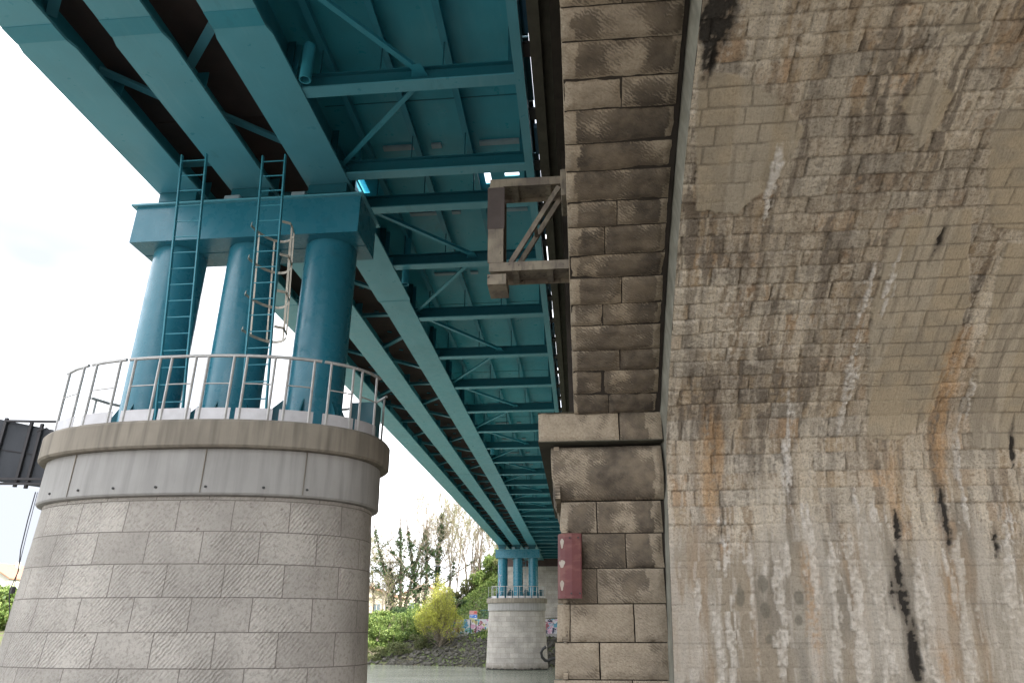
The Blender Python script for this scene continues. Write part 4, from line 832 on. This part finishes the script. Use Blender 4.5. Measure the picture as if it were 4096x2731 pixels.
# houses
def house(cx_, cy_, w_, d_, zb_, zw, zr, wall, roof, label, wins):
    t = thing('house', label, 'house', (cx_, cy_, zb_)); x0, x1, y0, y1 = cx_ - w_ / 2, cx_ + w_ / 2, cy_ - d_ / 2, cy_ + d_ / 2
    MB().prism([(x0, zb_), (x1, zb_), (x1, zw), (cx_, zr), (x0, zw)], y0, y1, 1).build('wall', wall, t)
    for s_ in (-1, 1):
        e = Vector((cx_ + s_ * (w_ / 2 + .3), 0, zw - .3 * (zr - zw) / (w_ / 2))); r = Vector((cx_, 0, zr))
        MB().add([(e.x, y0 - .3, e.z + .05), (r.x, y0 - .3, r.z + .05), (r.x, y1 + .3, r.z + .05), (e.x, y1 + .3, e.z + .05), (e.x, y0 - .3, e.z + .25), (r.x, y0 - .3, r.z + .25), (r.x, y1 + .3, r.z + .25), (e.x, y1 + .3, e.z + .25)], [(0, 1, 2, 3), (7, 6, 5, 4), (0, 4, 5, 1), (1, 5, 6, 2), (2, 6, 7, 3), (3, 7, 4, 0)]).build('roof', roof, t)
    for (wx_, wz, ww, wh_, ar) in wins:
        pl_ = [(wx_ - ww / 2, wz), (wx_ + ww / 2, wz), (wx_ + ww / 2, wz + wh_)] + ([(wx_ + ww / 2 * math.cos(a), wz + wh_ + ww / 2 * math.sin(a)) for a in np.linspace(.3, math.pi - .3, 7)] if ar else []) + [(wx_ - ww / 2, wz + wh_)]
        wnd = MB().prism(pl_, y0 - .03, y0 + .02, 1).build('window', M['winglass'], t)
        MB().box(wx_ - .04, wx_ + .04, y0 - .06, y0 - .031, wz, wz + wh_).box(wx_ - ww / 2 - .06, wx_ + ww / 2 + .06, y0 - .09, y0 - .031, wz - .09, wz - .001).build('window_frame', M['housewall'], wnd)
    MB().box(cx_ + .6, cx_ + 1.2, cy_ - .3, cy_ + .3, zr - 1.2, zr + .7).build('chimney', wall, t)
    return t
M['winglass'] = plain('window_glass', (.10, .14, .16), (.14, .18, .2), .15); M['housewall'] = plain('cream_house_wall', (.62, .60, .50), (.55, .53, .45), .9, 1)
M['tile'] = plain('clay_roof_tiles', (.36, .20, .13), (.28, .16, .11), .9, 2); M['house2'] = plain('pale_house_wall', (.60, .52, .42), (.5, .44, .36), .9, 1)
house(-101.5, 123, 9.5, 12, 1, 8.4, 10.9, M['housewall'], M['tile'], 'cream gabled house with arched window at the far left edge', [(-100.6, 7.1, 1.3, 1.0, True), (-100.6, 4.2, 1.4, 1.4, False), (-103.5, 4.2, 1.4, 1.4, False)])
house(-38.5, 132, 12, 8, 1, 5.6, 7.6, M['house2'], M['tile'], 'low pale house with red tiled roof behind the bare trees', [(-41, 3, 1.2, 1.5, False), (-38, 3, 1.2, 1.5, False), (-35.5, 3, 1.2, 1.5, False)])
house(-29, 140, 9, 8, 1, 6.2, 8.0, M['house2'], M['tile'], 'second low house with brown roof farther behind the ivy trees', [(-31, 3.5, 1.2, 1.5, False), (-27.5, 3.5, 1.2, 1.5, False)])

# ------------------------------------------------------------------ vegetation
def leafcloud(P, size, flat=.0):
    """small leaf quads, random orientation, at points P"""
    n = len(P); a = rng.normal(size=(n, 3)); a /= np.linalg.norm(a, axis=1)[:, None]; b = rng.normal(size=(n, 3)); b -= (a * b).sum(1)[:, None] * a; b /= np.linalg.norm(b, axis=1)[:, None]
    s_ = (size * rng.uniform(.6, 1.4, n))[:, None]; c = a * s_; d = b * s_ * .6
    V = np.stack([P - c, P - d * .9, P + c, P + d * .9], 1).reshape(-1, 3); return V, np.arange(4 * n).reshape(-1, 4)
def cloud_pts(n, rx, ry, rz, lumps=14, seed=0):
    g = np.random.default_rng(seed); C = g.normal(size=(lumps, 3)); C /= np.linalg.norm(C, axis=1)[:, None]; C *= g.uniform(.35, .85, (lumps, 1)); rr = g.uniform(.22, .42, lumps)
    w_ = rr ** 2 / (rr ** 2).sum(); k = g.choice(lumps, n, p=w_); d = g.normal(size=(n, 3)); d /= np.linalg.norm(d, axis=1)[:, None]; q = C[k] + d * (rr[k] * g.uniform(.55, 1.08, n))[:, None]
    q = q * np.array([rx, ry, rz]); return q
def bush(name, x, y, rx, ry, rz, mat, n, size, label, group, seed, zb=None):
    zb = float(gz(x, y)) if zb is None else zb; t = thing(name, label, 'bush', (x, y, zb), group)
    P = cloud_pts(n, rx, ry, rz, 16, seed); P[:, 2] = np.maximum(P[:, 2] + rz * .75, -.1); P += np.array([x, y, zb]); V, F = leafcloud(P, size); mesh_np('foliage', V, F, mat, t)
    mb = MB(); g = random.Random(seed)
    for i in range(7):
        a = g.uniform(0, 6.28); mb.tube([(x, y, zb - .2), (x + rx * .3 * math.cos(a), y + ry * .3 * math.sin(a), zb + rz * .7), (x + rx * .7 * math.cos(a), y + ry * .7 * math.sin(a), zb + rz * g.uniform(1, 1.5))], [.05, .03, .01], 4)
    mb.build('stem', M['twig'], t); return t
def grow(mb, p, d, L_, r, dep, g, tips, up=.15, spread=.6, seg=4, kids=(3, 5), wig=.12, minr=.014, path=None):
    pts = [Vector(p)]; rs = [r]; d = Vector(d).normalized()
    for i in range(seg):
        d = (d + Vector((g.gauss(0, wig), g.gauss(0, wig), g.gauss(0, wig) + up * .3))).normalized(); pts.append(pts[-1] + d * L_ / seg); rs.append(max(minr, r * (1 - (i + 1) / seg * .62)))
    mb.tube(pts, rs, 6 if r > .06 else (4 if r > .025 else 3), cap=False)
    if path is not None and r > .05: path.append((pts, rs))
    if dep == 0: tips += pts[1:]; return
    for i in range(g.randint(*kids)):
        f = g.uniform(.35, 1.0); j = min(seg - 1, int(f * seg)); q = pts[j].lerp(pts[j + 1], f * seg - j)
        az = g.uniform(0, 6.28); side = Vector((math.cos(az), math.sin(az), g.uniform(-.1, .5))); nd = (d * (1 - spread) + side * spread + Vector((0, 0, up))).normalized()
        grow(mb, q, nd, L_ * g.uniform(.5, .75), rs[j] * g.uniform(.45, .62), dep - 1, g, tips, up, spread, seg, kids, wig, minr, path)
IVY = dict(spread=.72, up=.12, kids=(3, 5))
def tree(name, x, y, H, r, seed, label, group=None, ivy=0, leaf=None, nleaf=0, lsize=.1, stems=1, dep=4, bark='bark', up=.25, spread=.5, kids=(3, 5), lean=0, zb=None, ivytop=.75):
    zb = float(gz(x, y)) if zb is None else zb; t = thing(name, label, 'tree', (x, y, zb), group); g = random.Random(seed); mb = MB(); tips = []; path = []
    tm = MB(); pt_ = []
    for s_ in range(stems):
        a = g.uniform(0, 6.28); d = Vector((math.cos(a) * .16 * (stems > 1) + lean, math.sin(a) * .1, 1)).normalized()
        nseg = 7; pts = [Vector((x + s_ * .35 * (stems > 1), y, zb - .3))]; rs = [r]
        for i in range(nseg):
            d = (d + Vector((g.gauss(0, .05), g.gauss(0, .05), .08))).normalized(); pts.append(pts[-1] + d * H * .72 / nseg); rs.append(r * (1 - (i + 1) / nseg * .7))
        tm.tube(pts, rs, 8); pt_.append((pts, rs))
        for i in range(2, nseg + 1):
            for k in range(g.randint(1, 2) if bark == 'bark' else g.randint(2, 3)):
                az = g.uniform(0, 6.28); nd = Vector((math.cos(az) * spread * 1.5, math.sin(az) * spread * 1.5, .55 + i * .09)).normalized()
                grow(mb, pts[i], nd, H * (.36 - .02 * i) * g.uniform(.7, 1.15), rs[i] * .5, dep - 2, g, tips, up, spread, 4, kids, .13, .016, path)
    tm.build('trunk', M[bark], t, True); mb.build('crown', M['twig'], t)
    if ivy:
        P = []; allp = [(p, r_) for pts, rs in pt_ for p, q in zip(pts[:-1], pts[1:]) for r_ in (rs[0],) for p in [p.lerp(q, f) for f in np.linspace(0, 1, 8)]]
        allp = [(p, .55) for p, _ in allp if p.z < zb + H * ivytop] + [(pts[0].lerp(pts[2], g.random()), .32) for pts, rs in path if pts[0].z < zb + H * ivytop for _ in range(3)]
        for i in range(ivy):
            p, rr = g.choice(allp); taper = 1.0 - .45 * (p.z - zb) / H; q = Vector((g.gauss(0, 1), g.gauss(0, 1), g.gauss(0, .8))); q = q.normalized() * rr * taper * g.uniform(.35, 1.25) * (1 + .5 * math.sin(p.z * 2.1 + seed)); P.append(p + q)
        V, F = leafcloud(np.array(P), .13); mesh_np('ivy', V, F, M['ivy'], t)
    if nleaf and tips:
        T = np.array(tips); P = T[rng.integers(0, len(T), nleaf)] + rng.normal(size=(nleaf, 3)) * .12; V, F = leafcloud(P, lsize); mesh_np('leaves', V, F, M[leaf], t)
    return t
GI = 'ivy covered trees on the far bank'
tree('ivy_tree', -23.0, 93, 18.5, .24, 11, 'leftmost ivy covered tree with forked leaning trunks on the far bank', GI, ivy=5200, stems=3, lean=-.04, ivytop=.62, **IVY)
tree('ivy_tree', -20.4, 94, 18.0, .24, 12, 'middle ivy covered tree with twin trunks above the green bushes', GI, ivy=4600, stems=2, ivytop=.6, **IVY)
tree('ivy_tree', -18.5, 95, 18.5, .32, 13, 'tallest ivy wrapped tree behind the yellow green willow', GI, ivy=5200, stems=1, ivytop=.72, **IVY)
tree('ivy_tree', -24.2, 95, 10.5, .24, 14, 'shorter ivy covered trunk at the left end of the ivy trees', GI, ivy=2400, stems=1, lean=-.12, ivytop=.6, **IVY)
GB = 'bare spring trees on the wooded far slope'
bare = [(-17.0, 97, 16.0, 21), (-15.9, 95, 14.5, 22), (-14.9, 98, 13.5, 23), (-13.2, 98, 11.0, 26), (-11.8, 97, 8.5, 27), (-18.0, 100, 16.5, 28), (-10.6, 98, 6.0, 30), (-21.8, 99, 16.5, 31)]
for x, y, H, sd_ in bare:
    tree('bare_tree', x, y, H, .13, sd_, 'slender bare tree with pale green buds on the wooded slope', GB, leaf='bud', nleaf=2200, lsize=.075, dep=4, bark='twig', up=.4, spread=.38, kids=(3, 4))
tree('bare_tree', -14.35, 94, 9.4, .17, 41, 'dark bare twin trunk tree standing against the sky by the bridge', None, dep=4, stems=2, up=.5, spread=.3, kids=(2, 3))
tree('bare_tree', -13.0, 94.5, 8.0, .14, 42, 'dark thin bare trunk just right of the twin trunk tree', None, dep=4, up=.5, spread=.3, kids=(2, 3))
GY_ = 'pale budding trees behind the near pier edge'
for x, y, H, sd_ in ((-27.6, 98, 11.5, 51), (-26.2, 99, 8.6, 52), (-29.6, 97, 9.5, 53)):
    tree('budding_tree', x, y, H, .12, sd_, 'pale yellow budding tree partly hidden behind the near pier edge', GY_, leaf='bud', nleaf=3000, lsize=.085, bark='twig', up=-.02, spread=.5)
tree('birch_tree', -24.8, 92, 6.5, .10, 55, 'small pale birch with thin drooping branches in front of the ivy trees', None, leaf='bud', nleaf=900, lsize=.07, bark='twig', up=.0, spread=.5)
# willow with upright yellow green shoots at the water's edge
wx_, wy_ = -14.95, 79.6; wz = -2.3
t = thing('willow_tree', 'bright yellow green young willow growing from the rocks at the water edge', 'tree', (wx_, wy_, wz)); g = random.Random(5); mb = MB(); tips = []
MB().tube([(wx_ - .05, wy_, wz - .4), (wx_ - .02, wy_, wz + .8), (wx_ + .05, wy_, wz + 1.9), (wx_ - .05, wy_, wz + 3.2), (wx_ - .1, wy_, wz + 5)], [.16, .13, .10, .07, .04], 8).build('trunk', M['twig'], t, True)
P = []
for i in range(210):
    a = g.uniform(0, 6.28); hz = g.uniform(.6, 3.6); out = g.uniform(.05, 1) ** .7
    top_ = 8.9 * (1 - .62 * out ** 1.3) * g.uniform(.78, 1.0); R2 = 2.75 * out
    p0 = Vector((wx_, wy_, wz + hz)); p3 = Vector((wx_ - .2 + R2 * math.cos(a), wy_ + R2 * math.sin(a), wz + max(hz + .6, top_)))
    p1 = p0.lerp(p3, .33) + Vector((math.cos(a), math.sin(a), 0)) * R2 * .30; p2 = p0.lerp(p3, .7) + Vector((math.cos(a), math.sin(a), 0)) * R2 * .22
    mb.tube([p0, p1, p2, p3], [.03, .02, .012, .005], 3, cap=False); tips.append((p1, p2, p3))
    for k in range(95):
        f = g.random() ** .8; q = p1.lerp(p2, f * 1.7) if f < .588 else p2.lerp(p3, (f - .588) / .412); P.append(q + Vector((g.gauss(0, .13), g.gauss(0, .13), g.gauss(0, .12))))
mb.build('branch', M['twig'], t); V, F = leafcloud(np.array(P), .058); mesh_np('leaves', V, F, M['willow'], t)
# bushes
GL = 'leafy bushes along the far bank'
BL = 'bright green leafy bush in the thicket left of the willow'
bsh = [(-26.5, 81.5, 2.4, 1.8, 1.7), (-24.2, 83, 2.2, 1.8, 1.6), (-22.0, 83.5, 2.3, 1.8, 1.7), (-20.0, 84.5, 2.2, 1.6, 1.5), (-24.5, 80.5, 2.0, 1.4, 1.3), (-22.0, 81, 1.9, 1.4, 1.4), (-19.4, 82.3, 2.0, 1.5, 1.6), (-17.6, 84, 1.9, 1.5, 1.6), (-28.5, 83, 2.6, 1.8, 2.0), (-20.2, 80.2, 1.7, 1.2, 1.2)]
for i, (x, y, a, b, c) in enumerate(bsh): bush('leafy_bush', x, y, a, b, c, M['bush'], 3400, .10, BL, GL, 100 + i)
for i, (x, y, a, b, c) in enumerate([(-23.6, 88, 2.4, 1.6, 1.6), (-21.3, 88, 2.0, 1.6, 1.7), (-19.0, 88.5, 2.0, 1.6, 1.9), (-17.2, 87.5, 1.7, 1.4, 2.2), (-25.8, 88, 2.2, 1.6, 1.4), (-15.4, 90, 1.8, 1.4, 1.4)]): bush('leafy_bush', x, y, a, b, c, M['ivy'] if i % 2 else M['bush'], 3200, .12, 'dark green leafy bush under the ivy covered trees', 'bushes under the ivy trees', 140 + i)
for i, (x, y, a, b, c) in enumerate([(-14.0, 93, 1.8, 1.4, 1.3), (-12.4, 92.4, 1.7, 1.4, 1.3), (-10.8, 92.5, 1.7, 1.4, 1.4), (-9.4, 91.4, 1.6, 1.3, 1.3), (-13.2, 95.4, 1.8, 1.4, 1.5), (-11.4, 95.4, 1.8, 1.3, 1.5), (-15.8, 93.5, 1.8, 1.3, 1.4), (-8.0, 90, 1.6, 1.3, 1.2), (-9.6, 95, 1.7, 1.4, 1.6)]): bush('hillside_bush', x, y, a, b, c, M['bush'] if i % 3 else M['bramble'], 2600, .11, 'sunlit yellow green bush on the slope beside the bridge', 'bushes on the hillside slope', 160 + i)
for i, (x, y, a, b, c) in enumerate([(-21.5, 78.3, 1.6, .9, .8), (-18.8, 78.2, 1.5, .9, .9), (-23.8, 78.7, 1.5, .9, .9), (-16.9, 79.4, 1.3, .9, .9), (-26.3, 79.3, 1.8, 1, 1.2)]): bush('scrub_bush', x, y, a, b, c, M['bush_dull'], 2200, .075, 'dull olive scrub bush low over the water edge rocks', 'scrub bushes at the water edge', 180 + i)
for i, (x, y, a, b, c) in enumerate([(-88, 100, 6, 4, 3.2), (-96, 101, 6, 4, 3.0), (-80, 99, 5, 4, 3), (-104, 103, 7, 4, 3.5), (-91, 112, 6, 4, 3.6)]): bush('riverside_bush', x, y, a, b, c, M['bush'], 4200, .25, 'distant green riverside bush below the cream house', 'bushes below the cream house', 190 + i)
# ground cover on the slopes: nobody could count it
n = 60000; X = rng.uniform(-32, -5, n); D = rng.uniform(5.5, 26, n); Yp = shore(X) + D; P = np.stack([X, Yp, gz(X, Yp) + rng.uniform(0, .45, n) * (fbm(X * .6, Yp * .6) > .45)], 1)
V, F = leafcloud(P, .12); tag(mesh_np('ground_cover', V, F, M['bush']), 'low brambles and ivy covering the far slope', 'ground cover', kind='stuff')
# riprap boulders
import bmesh
protos = []
for k in range(7):
    bm = bmesh.new(); bmesh.ops.create_icosphere(bm, subdivisions=2, radius=1)
    g = random.Random(k); pl_ = [(Vector((g.gauss(0, 1), g.gauss(0, 1), g.gauss(0, 1))).normalized(), g.uniform(.55, .85)) for _ in range(9)]
    for v in bm.verts:
        for nn, dd in pl_:
            e = v.co.dot(nn) - dd
            if e > 0: v.co -= nn * e
    me = bpy.data.meshes.new('boulder'); bm.to_mesh(me); bm.free(); me.materials.append(M['rock']); protos.append(me)
g = random.Random(3); sp = []
for k in range(280):
    x = g.uniform(-21, -1.6) if k < 235 else g.uniform(-29, -21); d = g.uniform(-.15, 6.4) if x > -19 else g.uniform(-.1, 1.6); y = float(shore(x)) + d
    if -9.0 < x < -2.9 and y < 71.5: y += 2
    r = g.uniform(.13, .33); o = link(bpy.data.objects.new('boulder', protos[k % 7])); o.location = (x, y, float(gz(x, y)) + r * .25); o.scale = (r * g.uniform(.9, 1.4), r, r * g.uniform(.6, .9)); o.rotation_euler = (g.uniform(-.4, .4), g.uniform(-.4, .4), g.uniform(0, 6.28))
    tag(o, 'grey boulder among the riprap rocks lining the far river bank', 'boulder', 'riprap boulders along the far bank')
n = 5000; X = rng.uniform(-20, -1, n); Yp = shore(X) + rng.uniform(-.2, 6.8, n); Z = gz(X, Yp) + .02
V = []; F = []
for i in range(n):
    s_ = rng.uniform(.04, .13); a = rng.uniform(0, 6.28, 4); k = len(V); q = rng.normal(size=(6, 3)); base = np.array([[1, 0, 0], [-1, 0, 0], [0, 1, 0], [0, -1, 0], [0, 0, .8], [0, 0, -.8]]) * s_ + q * s_ * .25 + np.array([X[i], Yp[i], Z[i] + s_ * .3])
    V += base.tolist(); F += [(k + a_, k + b_, k + c_) for a_, b_, c_ in ((0, 2, 4), (2, 1, 4), (1, 3, 4), (3, 0, 4), (2, 0, 5), (1, 2, 5), (3, 1, 5), (0, 3, 5))]
tag(mesh_np('rubble', np.array(V), F, M['rock']), 'loose small stones between the bank boulders', 'rubble', kind='stuff')
